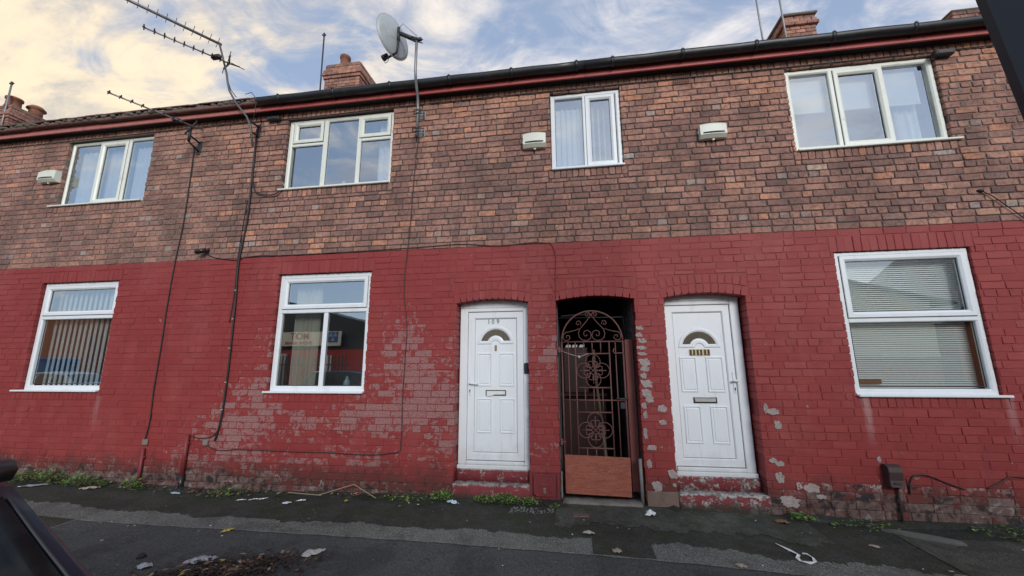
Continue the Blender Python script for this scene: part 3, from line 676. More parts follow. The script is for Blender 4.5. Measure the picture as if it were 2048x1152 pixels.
# ------------------------------------------------------------------ eaves, gutters, roofs
RIDGE_Y, RIDGE_Z = 3.35, 7.72
for hi_, (hx0, hx1) in enumerate(HOUSES):
    h = house_obj[hi_]; old = hi_ in (0, 1)
    x0, x1 = hx0, hx1
    if hi_ == 1: x1 = -4.47
    if hi_ == 2: x0 = -4.47
    fm_ = M['fascia_old'] if old else M['fascia']
    mb = MB(); mb.box(x0, x1, -0.128, -0.10, 5.250, 5.306, 0.004); mb.box(x0, x1, -0.119, -0.10, 5.3065, 5.43, 0.003)
    mb.build('fascia', fm_, h)
    mb = MB(); mb.box(x0, x1, -0.0995, 0.0, 5.262, 5.28); mb.build('soffit', M['soffit'], h)
    if not old:
        mb = MB(); cy, cz, ro, ri = -0.192, 5.372, 0.062, 0.056; n = 10
        prof = [(cy - ro, cz + 0.020)] + [(cy - ro * math.cos(PI * k / n), cz - ro * math.sin(PI * k / n)) for k in range(n + 1)] + [(cy + ro, cz + .02)]
        prof_in = [(cy - ri, cz + 0.020)] + [(cy - ri * math.cos(PI * k / n), cz - ri * math.sin(PI * k / n)) for k in range(n + 1)] + [(cy + ri, cz + .02)]
        loop = prof + prof_in[::-1]; mb.smooth = True
        nseg = 14; Ls = []
        for k in range(nseg + 1):
            x = x0 + (x1 - x0) * k / nseg; sag = 0.004 * math.sin(k * 2.3)
            Ls.append([(x, y, z + sag) for y, z in loop])
        mb.loops(Ls, True, True)
        gt = mb.build('gutter', M['gutter'], h)
        x = x0 + 0.35
        while x < x1 - 0.1:
            mb = MB(); mb.smooth = True; w_ = 0.022
            rr_ = ro + 0.005
            pr = [(cy - rr_, cz + 0.028)] + [(cy - rr_ * math.cos(PI * k / n), cz - rr_ * math.sin(PI * k / n)) for k in range(n + 1)] + [(cy + ro + 0.004, cz + 0.05)]
            pi_ = [(y + (cy - y) * 0.06, z + (cz - z) * 0.06 + 0.001) for y, z in pr]
            lp = pr + pi_[::-1]
            mb.loops([[(x - w_, y, z) for y, z in lp], [(x + w_, y, z) for y, z in lp]], True, True)
            mb.smooth = False; mb.box(x - 0.012, x + 0.012, cy + ro - 0.02, -0.1285, cz - 0.075, cz - 0.045, 0.003); mb.box(x - 0.008, x + 0.008, cy - rr_ - 0.004, cy - rr_ + 0.02, cz + 0.02, cz + 0.036)
            mb.build('gutter_bracket', M['gutter'], gt); x += 0.86
    else:
        # shallow rusty gutter lip packed with moss
        mb = MB(); k = 0; x = x0
        while x < x1 - 0.01:
            xe = min(x + rnd.uniform(0.9, 1.5), x1)
            mb.box(x + 0.002, xe, -0.205, -0.121, 5.335 + rnd.uniform(-.008, .008), 5.385, 0.012); x = xe
        gt = mb.build('gutter', M['gutter_old'], h)
        mb = MB(); mb.smooth = True; x = x0
        while x < x1:
            r_ = rnd.uniform(0.014, 0.042); n = 7
            c_ = (x, rnd.uniform(-0.215, -0.15), 5.385 + rnd.uniform(-0.012, 0.02))
            Ls = []
            for a in range(5):
                th = PI * (a + 0.3) / 4.6
                Ls.append([(c_[0] + r_ * 1.6 * math.sin(th) * math.cos(2 * PI * k_ / n) * rnd.uniform(.75, 1.2), c_[1] + r_ * .9 * math.sin(th) * math.sin(2 * PI * k_ / n) * rnd.uniform(.8, 1.15), c_[2] + r_ * 0.8 * math.cos(th)) for k_ in range(n)])
            mb.loops(Ls[::-1], True, True); x += rnd.uniform(0.02, 0.075)
        mb.build('moss', M['moss'], gt, kind='stuff')
    # roof: slab both sides of the ridge
    sl_ = (RIDGE_Z - 5.43) / (RIDGE_Y + 0.15)
    mb = MB()
    ye = -0.15
    mb.add([(hx0, ye, 5.43), (hx1, ye, 5.43), (hx1, RIDGE_Y, RIDGE_Z), (hx0, RIDGE_Y, RIDGE_Z), (hx1, 2 * RIDGE_Y + 0.15, 5.43), (hx0, 2 * RIDGE_Y + .15, 5.43), (hx0, ye, 5.40), (hx1, ye, 5.40), (hx1, 6.85, 5.40), (hx0, 6.85, 5.40)],
           [(0, 1, 2, 3), (3, 2, 4, 5), (6, 7, 1, 0), (5, 4, 8, 9), (0, 3, 5, 9, 6), (1, 7, 8, 4, 2), (6, 9, 8, 7)])
    rf = mb.build('roof', M['tile'], h)
    # eaves course of roof tiles, each a piece
    n = int((x1 - x0) / 0.172); tm = []
    for v_ in range(4):
        mb = MB(); rr = random.Random(v_); mb.box(-0.083, 0.083, 0, 0.26, 0, 0.018 + rr.uniform(0, .006), 0.004)
        me = bpy.data.meshes.new('tile'); me.from_pydata(mb.v, [], mb.f); me.materials.append(M['tile']); tm.append(me)
    for k in range(n):
        x = x0 + 0.086 + k * (x1 - x0 - 0.172) / max(1, n - 1)
        if not (-11.2 < x < 6.2): continue
        o = bpy.data.objects.new('tile', rnd.choice(tm)); C.objects.link(o); o.parent = rf
        o.location = (x, -0.195 + rnd.uniform(-.006, .006), (5.425 if old else 5.395) + rnd.uniform(-.002, .003)); o.rotation_euler = (math.atan(sl_) + rnd.uniform(-.012, .012), 0, rnd.uniform(-.012, .012))
    # back and party walls so that the row is closed
    mb = MB(); mb.box(hx0, hx1, 6.5, 6.7, -0.3, 5.4); mb.build('rear_wall', M['o_brick'], h)

# ------------------------------------------------------------------ chimneys
def chimney(h, x0, x1, y0, y1, zb, zt, pots, cap='plain', tone_shift=0.1):
    mb = MB(); mb.box(x0 + 0.012, x1 - 0.012, y0 + 0.012, y1 - 0.012, zb, zt - 0.01)
    ch = mb.build('chimney', M['mortar'], h)
    rows = int((zt - zb) / 0.08)
    for r_ in range(rows):
        z = zt - (r_ + 0.5) * 0.08
        off = {2: 0.03, 3: 0.055, 4: 0.03}.get(r_, 0.0) if cap != 'slab' else {1: 0.025, 2: 0.05}.get(r_, 0.0)
        off += rnd.uniform(0, 0.004)
        for face, (a, b_) in (('f', (x0 - off, x1 + off)), ('s', (y0 - off, y1 + off))):
            n = max(1, round((b_ - a) / 0.232)); p = (b_ - a) / n
            edges = [a + k * p + (p / 2 if r_ % 2 else 0) for k in range(-1, n + 2)]
            edges = sorted(set([a] + [e for e in edges if a + 0.03 < e < b_ - 0.03] + [b_]))
            for e0, e1 in zip(edges, edges[1:]):
                mbk = MB(); wd = e1 - e0 - 0.009
                vs, fs = brick_geo(wd, 0.07, 0.06, rnd, 1.1)
                if wd < 0.02: continue
                sides = ((0, y0 - off),) if face == 'f' else ((1, x1 + off), (-1, x0 - off))
                for sd, pl in sides:
                    me = bpy.data.meshes.new('brick')
                    if sd == 0: me.from_pydata([((e0 + e1) / 2 + x, pl + y, z + zz_) for x, y, zz_ in vs], [], fs)
                    elif sd == 1: me.from_pydata([(pl - y, (e0 + e1) / 2 + x, z + zz_) for x, y, zz_ in vs], [], fs)
                    else: me.from_pydata([(pl + y, (e0 + e1) / 2 - x, z + zz_) for x, y, zz_ in vs], [], fs)
                    me.materials.append(M['brick'])
                    o = bpy.data.objects.new('brick', me); C.objects.link(o); o.parent = ch
                    t_ = min(1, max(0, rnd.choice((.25, .4, .5, .6, .72, .8)) + rnd.uniform(-.08, .08)))
                    o.color = (t_, rnd.random() * .5, 0.0 if r_ > 0 else 0.25, 1)
    mb = MB()
    if cap == 'slab': mb.box(x0 - 0.04, x1 + 0.05, y0 - 0.05, y1 + 0.05, zt + 0.001, zt + 0.055, 0.015)
    elif cap == 'rough': mb.box(x0 - 0.02, x1 + 0.02, y0 - 0.02, y1 + 0.02, zt + 0.001, zt + 0.045, 0.02)
    else: mb.box(x0 + 0.01, x1 - 0.03, y0 + 0.02, y1 + 0.03, zt + 0.001, zt + 0.035, 0.012)
    mb.build('capping', M['cement'], ch)
    for (px, py, hgt, rad, kind) in pots:
        mb = MB(); b0 = zt + 0.03
        if kind == 'cowl': prof = [(rad * 1.05, 0), (rad, hgt * .6), (rad * .95, hgt * .62), (rad * 1.45, hgt * .66), (rad * 1.4, hgt * .74), (rad * .9, hgt * .95), (rad * .3, hgt)]
        else: prof = [(rad * 1.1, 0), (rad, hgt * .1), (rad * .92, hgt * .78), (rad * 1.12, hgt * .82), (rad * 1.12, hgt), (rad * .8, hgt), (rad * .78, hgt * .7)]
        mb.lathe((px, py, b0), prof, 18); mb.build('chimney_pot', M['pot'], ch)
chimney(house_obj[2], -5.74, -4.83, 2.93, 3.72, 7.5, 8.74, [(-5.38, 3.15, 0.34, 0.115, 'tall')], 'plain')
chimney(house_obj[3], 4.55, 5.14, 2.93, 3.60, 7.5, 8.55, [], 'slab')
chimney(house_obj[4], 7.54, 8.03, 2.93, 3.6, 7.3, 8.22, [], 'rough')
chimney(house_obj[0], -16.35, -15.28, 2.93, 3.75, 7.5, 8.72, [(-15.55, 3.1, 0.30, 0.16, 'tall'), (-15.5, 3.55, 0.36, 0.145, 'cowl')], 'plain')
# cowl top of the leaning pot on the middle chimney
# ------------------------------------------------------------------ windows
def curtain_mesh(x0, x1, z0, z1, y, amp, waves, seed=0):
    mb = MB(); mb.smooth = True; rr = random.Random(seed); n = max(8, int(waves * 10)); ph = rr.uniform(0, 6)
    top, bot = [], []
    for i in range(n + 1):
        t_ = i / n; x = x0 + (x1 - x0) * t_
        a = amp * (math.sin(2 * PI * waves * t_ + ph) + 0.4 * math.sin(2 * PI * waves * 2.3 * t_ + 1))
        top.append((x, y + a * 0.7, z1)); bot.append((x + 0.008 * math.sin(t_ * 17), y + a * 1.2, z0))
    vs = top + bot; k = n + 1
    mb.add(vs, [(i, i + k, i + 1 + k, i + 1) for i in range(n)])
    return mb
def window(h, key, yf, cells, mulls, fw=0.045, um='upvc', gl='glass', sill=(0.05, 0.05), frame_top=0.0, room_dep=2.2):
    """cells: (x0,x1,z0,z1,sash); mulls: (x0,x1,z0,z1) bars of the outer frame"""
    a, b_, c_, d_ = WINS[key]
    mt = M[um]
    mb = MB(); yb = yf + 0.065
    mb.ring(a, b_, c_ + 0.02, d_ - frame_top, [(0, yb), (0.0, yf + 0.004), (0.004, yf), (fw - 0.018, yf), (fw - 0.004, yf + 0.010), (fw, yf + 0.016), (fw, yb)])
    for (x0, x1, z0, z1) in mulls: mb.box(x0, x1, yf - 0.0015, yb - 0.001, z0, z1, 0.009)
    win = mb.build('window', mt, h)
    for (x0, x1, z0, z1, sash) in cells:
        px0, px1, pz0, pz1 = x0, x1, z0, z1
        if sash:
            mb = MB(); ys = yf - 0.014
            mb.ring(x0, x1, z0, z1, [(0, yf + 0.03), (0, ys + 0.004), (0.005, ys), (0.040, ys), (0.060, ys + 0.014), (0.064, ys + 0.020), (0.064, yf + 0.05)])
            mb.build('sash', mt, win); i_ = 0.064; px0, px1, pz0, pz1 = x0 + i_, x1 - i_, z0 + i_, z1 - i_
            mb = MB(); mb.ring(x0 - 0.004, x1 + 0.004, z0 - 0.004, z1 + 0.004, [(0, yf + 0.02), (0, yf - 0.003), (0.006, yf - 0.003)]); mb.build('seal', M['seal'], win)
        mb = MB(); mb.ring(px0 - 0.003, px1 + 0.003, pz0 - 0.003, pz1 + 0.003, [(0, yf + 0.026), (0.007, yf + 0.018), (0.009, yf + 0.030)]); mb.build('gasket', M['seal'], win)
        mb = MB(); mb.box(px0 - 0.004, px1 + 0.004, yf + 0.024, yf + 0.028, pz0 - 0.004, pz1 + 0.004); mb.build('pane', M[gl], win)
    mb = MB(); mb.box(a - sill[0], b_ + sill[1], -0.035 if key[0] == 'L' or key[1] != 'X' else -.03, yf + 0.06, c_ - 0.003, c_ + 0.022, 0.006); mb.build('sill', mt, win)
    # room behind
    mb = MB(); y0, y1 = yb + 0.12, yb + room_dep
    q = [(a - .5, y0, c_ - .6), (b_ + .5, y0, c_ - .6), (b_ + .5, y0, d_ + .25), (a - .5, y0, d_ + .25), (a - .5, y1, c_ - .6), (b_ + .5, y1, c_ - .6), (b_ + .5, y1, d_ + .25), (a - .5, y1, d_ + .25)]
    mb.add(q, [(4, 5, 6, 7), (0, 1, 5, 4), (3, 7, 6, 2), (0, 4, 7, 3), (1, 2, 6, 5)])
    mb.build('room', M['room'], win)
    mb = MB(); mb.ring(a - .5, b_ + .5, c_ - .6, d_ + .25, [(0, y0), (.501, y0)]) ; 
    mb = MB(); mb.box(a, b_, yb, yb + 0.13, c_ - 0.02, c_ + 0.02); mb.build('inner_sill', M['upvc'], win)
    return win
H107, H109, H111 = house_obj[1], house_obj[2], house_obj[3]
# upper left: three lights, curtains
W_ = window(H107, 'UL', 0.052, [(-8.03, -7.525, 4.085, 5.09, False), (-7.495, -6.985, 4.07, 5.105, True), (-6.935, -6.52, 4.085, 5.09, False)],
            [(-7.53, -7.485, 4.06, 5.115), (-6.99, -6.935, 4.06, 5.115)], um='upvc_old', sill=(0.13, -0.01))
for x0, x1, s_ in ((-8.05, -7.5, 1), (-7.5, -6.97, 2), (-6.97, -6.48, 3)): curtain_mesh(x0, x1, 4.05, 5.04, 0.18, 0.017, 5.5, s_).build('curtain', M['curtain'], W_)
# upper middle: five lights
W_ = window(H109, 'UM', 0.05, [(-4.025, -3.545, 4.775, 5.11, True), (-4.0, -3.545, 4.07, 4.72, False), (-3.475, -3.0, 4.07, 5.08, False), (-2.965, -2.485, 4.775, 5.11, True), (-2.935, -2.49, 4.07, 4.72, False)],
            [(-3.545, -3.475, 4.05, 5.12), (-3.0, -2.94, 4.05, 5.12), (-4.06, -3.546, 4.722, 4.772), (-2.939, -2.485, 4.722, 4.772)], um='upvc_old', fw=0.055, sill=(0.04, 0.0))
curtain_mesh(-2.72, -2.45, 4.04, 5.06, 0.19, 0.018, 3, 5).build('curtain', M['curtain'], W_)
mb = MB(); mb.lathe((-3.22, 0.15, 4.03), [(0.04, 0), (0.042, 0.05), (0.03, 0.1), (0.012, 0.14)], 12); tag(mb.build('ornament', M['white']), 'small white ornament standing on the upper window sill of house 109', 'ornament')
# upper centre: two lights with vertical blinds
W_ = window(H109, 'UC', 0.045, [(-0.125, 0.245, 4.07, 5.06, False), (0.285, 0.668, 4.06, 5.08, True)], [(0.245, 0.29, 4.05, 5.1)], um='upvc', fw=0.056, sill=(0.0, 0.015), frame_top=0.0)
def slat(x, z0, z1, y, wd, ang, m, par):
    mb = MB(); ca, sa = math.cos(ang), math.sin(ang); n = 4; mb.smooth = True
    pts = [((t_ - .5) * wd * ca, (t_ - .5) * wd * sa + 0.006 * math.sin(PI * t_)) for t_ in [i / n for i in range(n + 1)]]
    vs = [(x + a, y + b2, z1) for a, b2 in pts] + [(x + a, y + b2, z0) for a, b2 in pts]
    mb.add(vs, [(i, i + n + 1, i + n + 2, i + 1) for i in range(n)]); mb.build('blind_slat', m, par)
for i in range(5): slat(-0.075 + i * 0.072, 4.04, 5.0, 0.19, 0.086, R(26), M['blind'], W_)
for i in range(5): slat(0.32 + i * 0.072, 4.04, 5.0, 0.19, 0.086, R(68), M['blind'], W_)
# upper right: three lights, roller blinds
W_ = window(H111, 'UR', 0.04, [(2.825, 3.265, 4.08, 5.055, False), (3.315, 3.845, 4.065, 5.085, True), (3.865, 4.305, 4.08, 5.055, False)], [(3.26, 3.315, 4.05, 5.1), (3.82, 3.87, 4.05, 5.1)], um='upvc_old', fw=0.058, sill=(-0.0, 0.09))
for x0, x1 in ((2.83, 3.25), (3.40, 3.79), (3.9, 4.29)):
    mb = MB(); mb.box(x0, x1, 0.150, 0.153, 4.60, 5.06); mb.tube([(x0, .1515, 4.605), (x1, .1515, 4.605)], 0.008, 8); mb.build('roller_blind', M['blind'], W_)
curtain_mesh(4.02, 4.32, 4.04, 5.06, 0.24, 0.02, 3, 8).build('curtain', M['curtain'], W_)
# lower left
W_ = window(H107, 'LL', 0.05, [(-7.95, -6.66, 2.275, 2.725, True), (-7.9, -6.68, 1.27, 2.215, False)], [(-7.96, -6.66, 2.215, 2.27)], fw=0.062, gl='glass_low', sill=(0.12, -0.01))
for i in range(14): slat(-7.90 + i * 0.094, 1.22, 2.68, 0.2, 0.085, R(-14), M['blind'], W_)
# lower middle
W_ = window(H109, 'ML', 0.05, [(-3.925, -2.68, 2.275, 2.70, True), (-3.9, -3.295, 1.255, 2.215, False), (-3.235, -2.68, 1.255, 2.215, False)], [(-3.94, -2.67, 2.215, 2.27), (-3.296, -3.234, 1.24, 2.214)], fw=0.066, gl='glass_low', sill=(0.045, 0.0))
curtain_mesh(-3.86, -3.46, 1.2, 2.72, 0.24, 0.022, 5, 9).build('curtain', M['curtain_c'], W_)
mb = MB(); mb.lathe((-2.97, 0.19, 1.19), [(0.045, 0), (0.045, 0.11), (0.02, 0.15), (0.02, 0.18)], 14); tag(mb.build('bottle', M['blue_bit']), 'pale blue bottle standing inside the ground floor window of house 109', 'bottle')
# lower right with a venetian blind
W_ = window(H111, 'RL', 0.032, [(3.04, 4.275, 2.005, 2.71, True), (3.055, 4.24, 1.265, 1.95, False)], [(3.04, 4.28, 1.95, 2.0)], fw=0.06, gl='glass_blind', sill=(0.0, 0.07))
mb = MB(); z = 1.235
while z < 2.69:
    x0 = 3.06; yb = 0.16
    mb.add([(x0, yb - 0.007, z - 0.009), (4.25, yb - 0.007, z - 0.009), (4.25, yb - 0.001, z + 0.001), (x0, yb - 0.001, z + 0.001), (4.25, yb + 0.007, z + 0.008), (x0, yb + 0.007, z + 0.008)], [(0, 1, 2, 3), (3, 2, 4, 5)]); z += 0.0235
mb.build('venetian_blind', M['blind_c'], W_, kind='stuff')
mb = MB(); mb.box(3.1, 3.33, 0.135, 0.147, 1.29, 1.34); tag(mb.build('cardboard', M['leaf_b']), 'brown cardboard leaning behind the ground floor window glass of house 111', 'cardboard')

# ------------------------------------------------------------------ front doors
def door(h, x0, x1, yf, leafx, zt, num, side, panels, gc, handle_x, letter_z, tiles):
    """yf: face of the frame; leafx: the leaf's x range"""
    zb = 0.31
    mb = MB(); lx0, lx1 = leafx
    hw = (DOORS['D' + num][1] - DOORS['D' + num][0]) / 2
    # arched filler above the frame
    n = 14; cx = (x0 + x1) / 2; arc = []
    for i in range(n + 1):
        x = x0 + (x1 - x0) * i / n; arc.append((x, zt + 0.055 + 0.045 * (1 - ((x - cx) / ((x1 - x0) / 2)) ** 2)))
    mb.prism([(x0, zt - 0.02), (x1, zt - 0.02)] + arc[::-1], yf - 0.004, yf + 0.07)
    mb.box(x0, lx0, yf, yf + 0.07, zb + 0.02, zt - 0.02, 0.006); mb.box(lx1, x1, yf, yf + 0.07, zb + 0.02, zt - 0.02, 0.006)
    mb.box(lx0 - 0.001, lx1 + 0.001, yf + 0.001, yf + 0.069, zt - 0.07, zt - 0.021, 0.006)
    fr = mb.build('front_door', M['upvc_door'], h)
    yl = yf + 0.022
    mb = MB()
    z0, z1 = zb + 0.065, zt - 0.074
    mb.ring(lx0 + 0.003, lx1 - 0.003, z0, z1, [(0, yl + 0.05), (0, yl + 0.003), (0.004, yl), (0.075, yl), (0.088, yl + 0.012), (0.09, yl + 0.05)])
    mb.box(lx0 + 0.08, lx1 - 0.08, yl + 0.0125, yl + 0.045, z0 + 0.08, z1 - 0.08)
    mb.build('leaf', M['upvc_door'], fr)
    mb = MB(); mb.ring(lx0 - 0.002, lx1 + 0.002, z0 - 0.003, z1 + 0.003, [(0, yl + 0.02), (0.0, yl + 0.001), (0.006, yl + 0.0045)]); mb.build('seal', M['seal'], fr)
    mb = MB(); mb.ring(lx0 + 0.088, lx1 - 0.088, z0 + 0.088, z1 - 0.088, [(0, yl + 0.0124), (0.003, yl + 0.0105), (0.005, yl + 0.0122)]); mb.build('seal', M['seal'], fr)
    yp = yl + 0.0125
    for (a, b_, c_, d_) in panels:
        mb = MB(); mb.ring(a, b_, c_, d_, [(0, yp + 0.002), (0.003, yp - 0.011), (0.010, yp - 0.012), (0.020, yp - 0.001), (0.025, yp - 0.0005), (0.034, yp - 0.009)])
        mb.box(a + 0.033, b_ - 0.033, yp - 0.009, yp + 0.003, c_ + 0.033, d_ - 0.033); mb.build('panel', M['upvc_door'], fr)
    # fanlight
    gx, gz0, ro = gc
    mb = MB(); n = 24
    def arc_(r, z_=0): return [(gx + r * math.cos(PI * i / n), gz0 + r * math.sin(PI * i / n)) for i in range(n + 1)]
    def fan(ro_, ri_, inset): return [(gx + ro_ * math.cos(PI * i / n), gz0 + inset + max(0, ro_ * math.sin(PI * i / n) - inset)) for i in range(n + 1)] + [(gx - ri_ * math.cos(PI * i / n), gz0 + inset + max(0, ri_ * math.sin(PI * i / n) - inset)) for i in range(n + 1)]
    o1 = fan(ro, ro * 0.20, 0); o2 = fan(ro - 0.010, ro * 0.20 + .010, 0.010); o3 = fan(ro - 0.045, ro * .46, 0.042); o4 = fan(ro - 0.05, ro * .48, 0.047)
    mb.loops([[(x, yp + 0.001, z_) for x, z_ in o1], [(x, yp - 0.010, z_) for x, z_ in o2], [(x, yp - 0.011, z_) for x, z_ in fan(ro - 0.03, ro * .36, 0.03)], [(x, yp - 0.003, z_) for x, z_ in o3], [(x, yp - 0.001, z_) for x, z_ in o4]])
    mb.build('fanlight_frame', M['upvc_door'], fr)
    mb = MB(); mb.prism(fan(ro - 0.044, ro * 0.455, 0.041), yp - 0.0022, yp + 0.004); mb.build('fanlight', M['obscure'], fr)
    # letterbox
    lc, lw = letter_z[1], 0.128
    mb = MB(); mb.ring(lc - lw, lc + lw, letter_z[0] - 0.033, letter_z[0] + 0.033, [(0, yp), (0, yp - 0.010), (0.008, yp - 0.012), (0.010, yp - 0.004)]); lb = mb.build('letterbox', M['black'] if not tiles else M['black'], fr)
    mb = MB()
    if tiles: mb.box(lc - lw + 0.011, lc + lw - 0.011, yp - 0.014, yp - 0.003, letter_z[0] - 0.022, letter_z[0] + 0.022, 0.004)
    else: mb.prism([(lc - lw + .014, letter_z[0] - 0.044), (lc - .05, letter_z[0] - 0.038), (lc - .02, letter_z[0] - 0.022), (lc + lw - .012, letter_z[0] - .02), (lc + lw - .012, letter_z[0] + .022), (lc - lw + .012, letter_z[0] + .022)], yp - 0.018, yp - 0.003)
    mb.build('flap', M['silver'] if tiles else M['white'], lb)
    # handle on its backplate
    hxx, hz = handle_x
    mb = MB(); mb.box(hxx - 0.016, hxx + 0.016, yl - 0.009, yl + 0.001, hz - 0.14, hz + 0.10, 0.008); hd = mb.build('handle', M['upvc_door'], fr)
    mb = MB(); dr = 1 if side == 'l' else -1
    if tiles: mb.tube([(hxx, yl - 0.008, hz), (hxx, yl - 0.04, hz)], 0.010, 10); mb.tube([(hxx - 0.03, yl - 0.042, hz), (hxx + 0.03, yl - 0.042, hz)], 0.012, 10)
    else: mb.tube([(hxx, yl - 0.008, hz), (hxx, yl - 0.04, hz), (hxx + dr * 0.02, yl - 0.045, hz), (hxx + dr * 0.115, yl - 0.043, hz - 0.003)], 0.009, 10)
    mb.build('lever', M['upvc_door'], hd)
    mb = MB(); mb.lathe((0, 0, 0), [(0.0085, 0), (0.0085, 0.004)], 12); mb.box(-0.004, 0.004, -0.03, 0.0, 0, 0.004)
    o = mb.build('keyhole', M['black']); o.rotation_euler = (R(90), 0, 0); o.location = (hxx, yl - 0.0085, hz - 0.085); attach(o, hd)
    # threshold
    mb = MB(); mb.box(x0 - 0.004, x1 + 0.004, yf - 0.035, yf + 0.07, zb - 0.028, zb + 0.019, 0.008); mb.box(lx0, lx1, yf - 0.02, yf + 0.022, zb + 0.0195, zb + 0.062, 0.01); mb.build('threshold', M['upvc_door'], fr)
    return fr, yp
P109 = [(-1.20, -1.01, 1.25, 1.66), (-0.91, -0.72, 1.25, 1.66), (-1.195, -1.005, 0.69, 1.10), (-0.905, -0.715, 0.69, 1.10)]
d1, yp1 = door(H109, -1.42, -0.532, 0.158, (-1.32, -0.60), 2.26, '109', 'l', P109, (-0.96, 1.77, 0.24), (-1.285, 1.285), (1.17, -0.955), False)
for ch_, x in (('1', -1.05), ('0', -0.995), ('9', -0.93)): text('numeral', ch_, 0.078, (x, yp1 - 0.003, 2.06), (R(90), 0, 0), M['num'], d1, 0.003, 0.0012)
mb = MB(); mb.box(-0.972, -0.944, yp1 - 0.012, yp1 + 0.001, 1.685, 1.76, 0.006); mb.tube([(-0.958, yp1 - .012, 1.728), (-0.958, yp1 - .018, 1.728)], 0.006, 10); mb.build('knocker', M['brass'], d1)
P111 = [(1.265, 1.455, 1.19, 1.595), (1.56, 1.75, 1.19, 1.595), (1.27, 1.46, 0.62, 1.035), (1.56, 1.75, 0.62, 1.035)]
d2, yp2 = door(H111, 1.108, 1.975, 0.17, (1.135, 1.875), 2.285, '111', 'r', P111, (1.505, 1.70, 0.24), (1.848, 1.32), (1.10, 1.515), True)
for x in (1.42, 1.50, 1.582):
    mb = MB(); mb.box(x - 0.037, x + 0.037, yp2 - 0.005, yp2 + 0.001, 1.607, 1.685, 0.002); pl = mb.build('number_tile', M['black'], d2)
    mb = MB(); mb.ring(x - 0.037, x + 0.037, 1.607, 1.685, [(0, yp2 - 0.004), (0, yp2 - 0.0065), (0.005, yp2 - 0.0065), (0.005, yp2 - 0.004)]); mb.build('border', M['gold'], pl)
    text('numeral', '1', 0.078, (x, yp2 - 0.006, 1.646), (R(90), 0, 0), M['gold'], pl, 0.002, 0.002)
# steps
def rough_block(mb, x0, x1, y0, y1, z0, z1, ch, seed, amp=0.006, nx=26):
    rr = random.Random(seed); prof = [(y1, z0), (y0, z0), (y0, z1 - ch), (y0 + ch * .3, z1 - ch * .3), (y0 + ch, z1), (y1, z1)]
    Ls = []
    for i in range(nx + 1):
        x = x0 + (x1 - x0) * i / nx
        Ls.append([(x, y + (rr.uniform(-amp, amp) if 0 < k < 5 else 0), z + (rr.uniform(-amp, amp) if k > 1 else 0)) for k, (y, z) in enumerate(prof)])
    o = mb.smooth; mb.smooth = True; mb.loops(Ls, True, True); mb.smooth = o
mb = MB(); rough_block(mb, -1.424, -0.527, -0.062, 0.24, -0.2, 0.158, 0.025, 1); rough_block(mb, -1.42, -0.53, 0.10, 0.28, 0.14, 0.284, 0.012, 2, 0.004)
mb.build('doorstep', M['step_a'], H109)
mb = MB(); rough_block(mb, 1.10, 2.0, -0.034, 0.24, -0.2, 0.146, 0.022, 3, .005); rough_block(mb, 1.104, 1.986, 0.12, 0.3, 0.13, 0.286, 0.012, 4, .005)
mb.build('doorstep', M['step_b'], H111)

# ------------------------------------------------------------------ grey filler patches on the red wall (right pier and around door 111)
def blob(mb, cx, cz, rx, rz, seed, y=-0.0045):
    rr = random.Random(seed); n = 20; o = []
    ph = [rr.uniform(0, 6) for _ in range(4)]
    for k in range(n):
        a = 2 * PI * k / n; c_, s_ = math.cos(a), math.sin(a); sq = (abs(c_) ** 3.2 + abs(s_) ** 3.2) ** (-1 / 3.2)
        q = sq * (1 + 0.13 * math.sin(2 * a + ph[0]) + 0.10 * math.sin(3 * a + ph[1]) + 0.08 * math.sin(7 * a + ph[2]) + rr.uniform(-.13, .10))
        o.append((cx + rx * q * c_, cz + rz * q * s_))
    mb.loops([[(x, 0.004, z) for x, z in o], [(x, y + 0.001, z) for x, z in o], [(cx + (x - cx) * .88, y - rr.uniform(-.001, .004), cz + (z - cz) * .84) for x, z in o], [(cx + (x - cx) * .45, y - rr.uniform(-.001, .003), cz + (z - cz) * .45) for x, z in o]], False, True)
PATCH = [(.80, 1.93, .05, .025), (.79, 1.85, .04, .03), (.82, 1.78, .055, .03), (.81, 1.70, .06, .025), (.81, 1.63, .055, .022), (.83, 1.53, .065, .05), (.83, 1.46, .055, .035), (.81, 1.38, .035, .04), (.84, 1.29, .065, .05), (.83, 1.19, .06, .05), (.86, 1.12, .05, .045),
         (.795, 1.05, .03, .04), (.99, 1.02, .055, .04), (.985, .87, .045, .03), (.80, .95, .022, .05), (.79, .75, .022, .07), (.85, .60, .055, .03), (.81, .43, .03, .05), (1.05, .33, .055, .05), (.88, .20, .055, .06), (1.06, .22, .02, .02),
         (2.07, 1.03, .025, .06), (2.14, 1.00, .06, .04), (2.17, .86, .04, .05), (2.08, .5, .04, .03), (2.14, .47, .05, .03), (2.13, .33, .045, .06), (2.42, .24, .08, .05), (2.5, .16, .05, .025), (2.2, .1, .1, .06), (3.09, .54, .02, .035)]
for hh, cond in ((H111, lambda x: True),):
    for i, (x, z, rx, rz) in enumerate(PATCH):
        mb = MB(); mb.smooth = False; [blob(mb, x + rx * ox, z + rz * oz, rx * q, rz * q * 1.1, 300 + i * 5 + k, -0.0045 - 0.0008 * k) for k, (ox, oz, q) in enumerate(((-.30, .10, .66), (.34, -.22, .52), (.12, .42, .45), (-.25, -.50, .34), (.72, .30, .20)))]; mb.build('filler_patch', M['fill'], hh)
# rendered foot of the pier right of the gate
mb = MB(); mb.box(0.765, 1.095, -0.011, 0.03, -0.2, 0.150, 0.006); mb.build('cement_plinth', M['plinth'], H111)

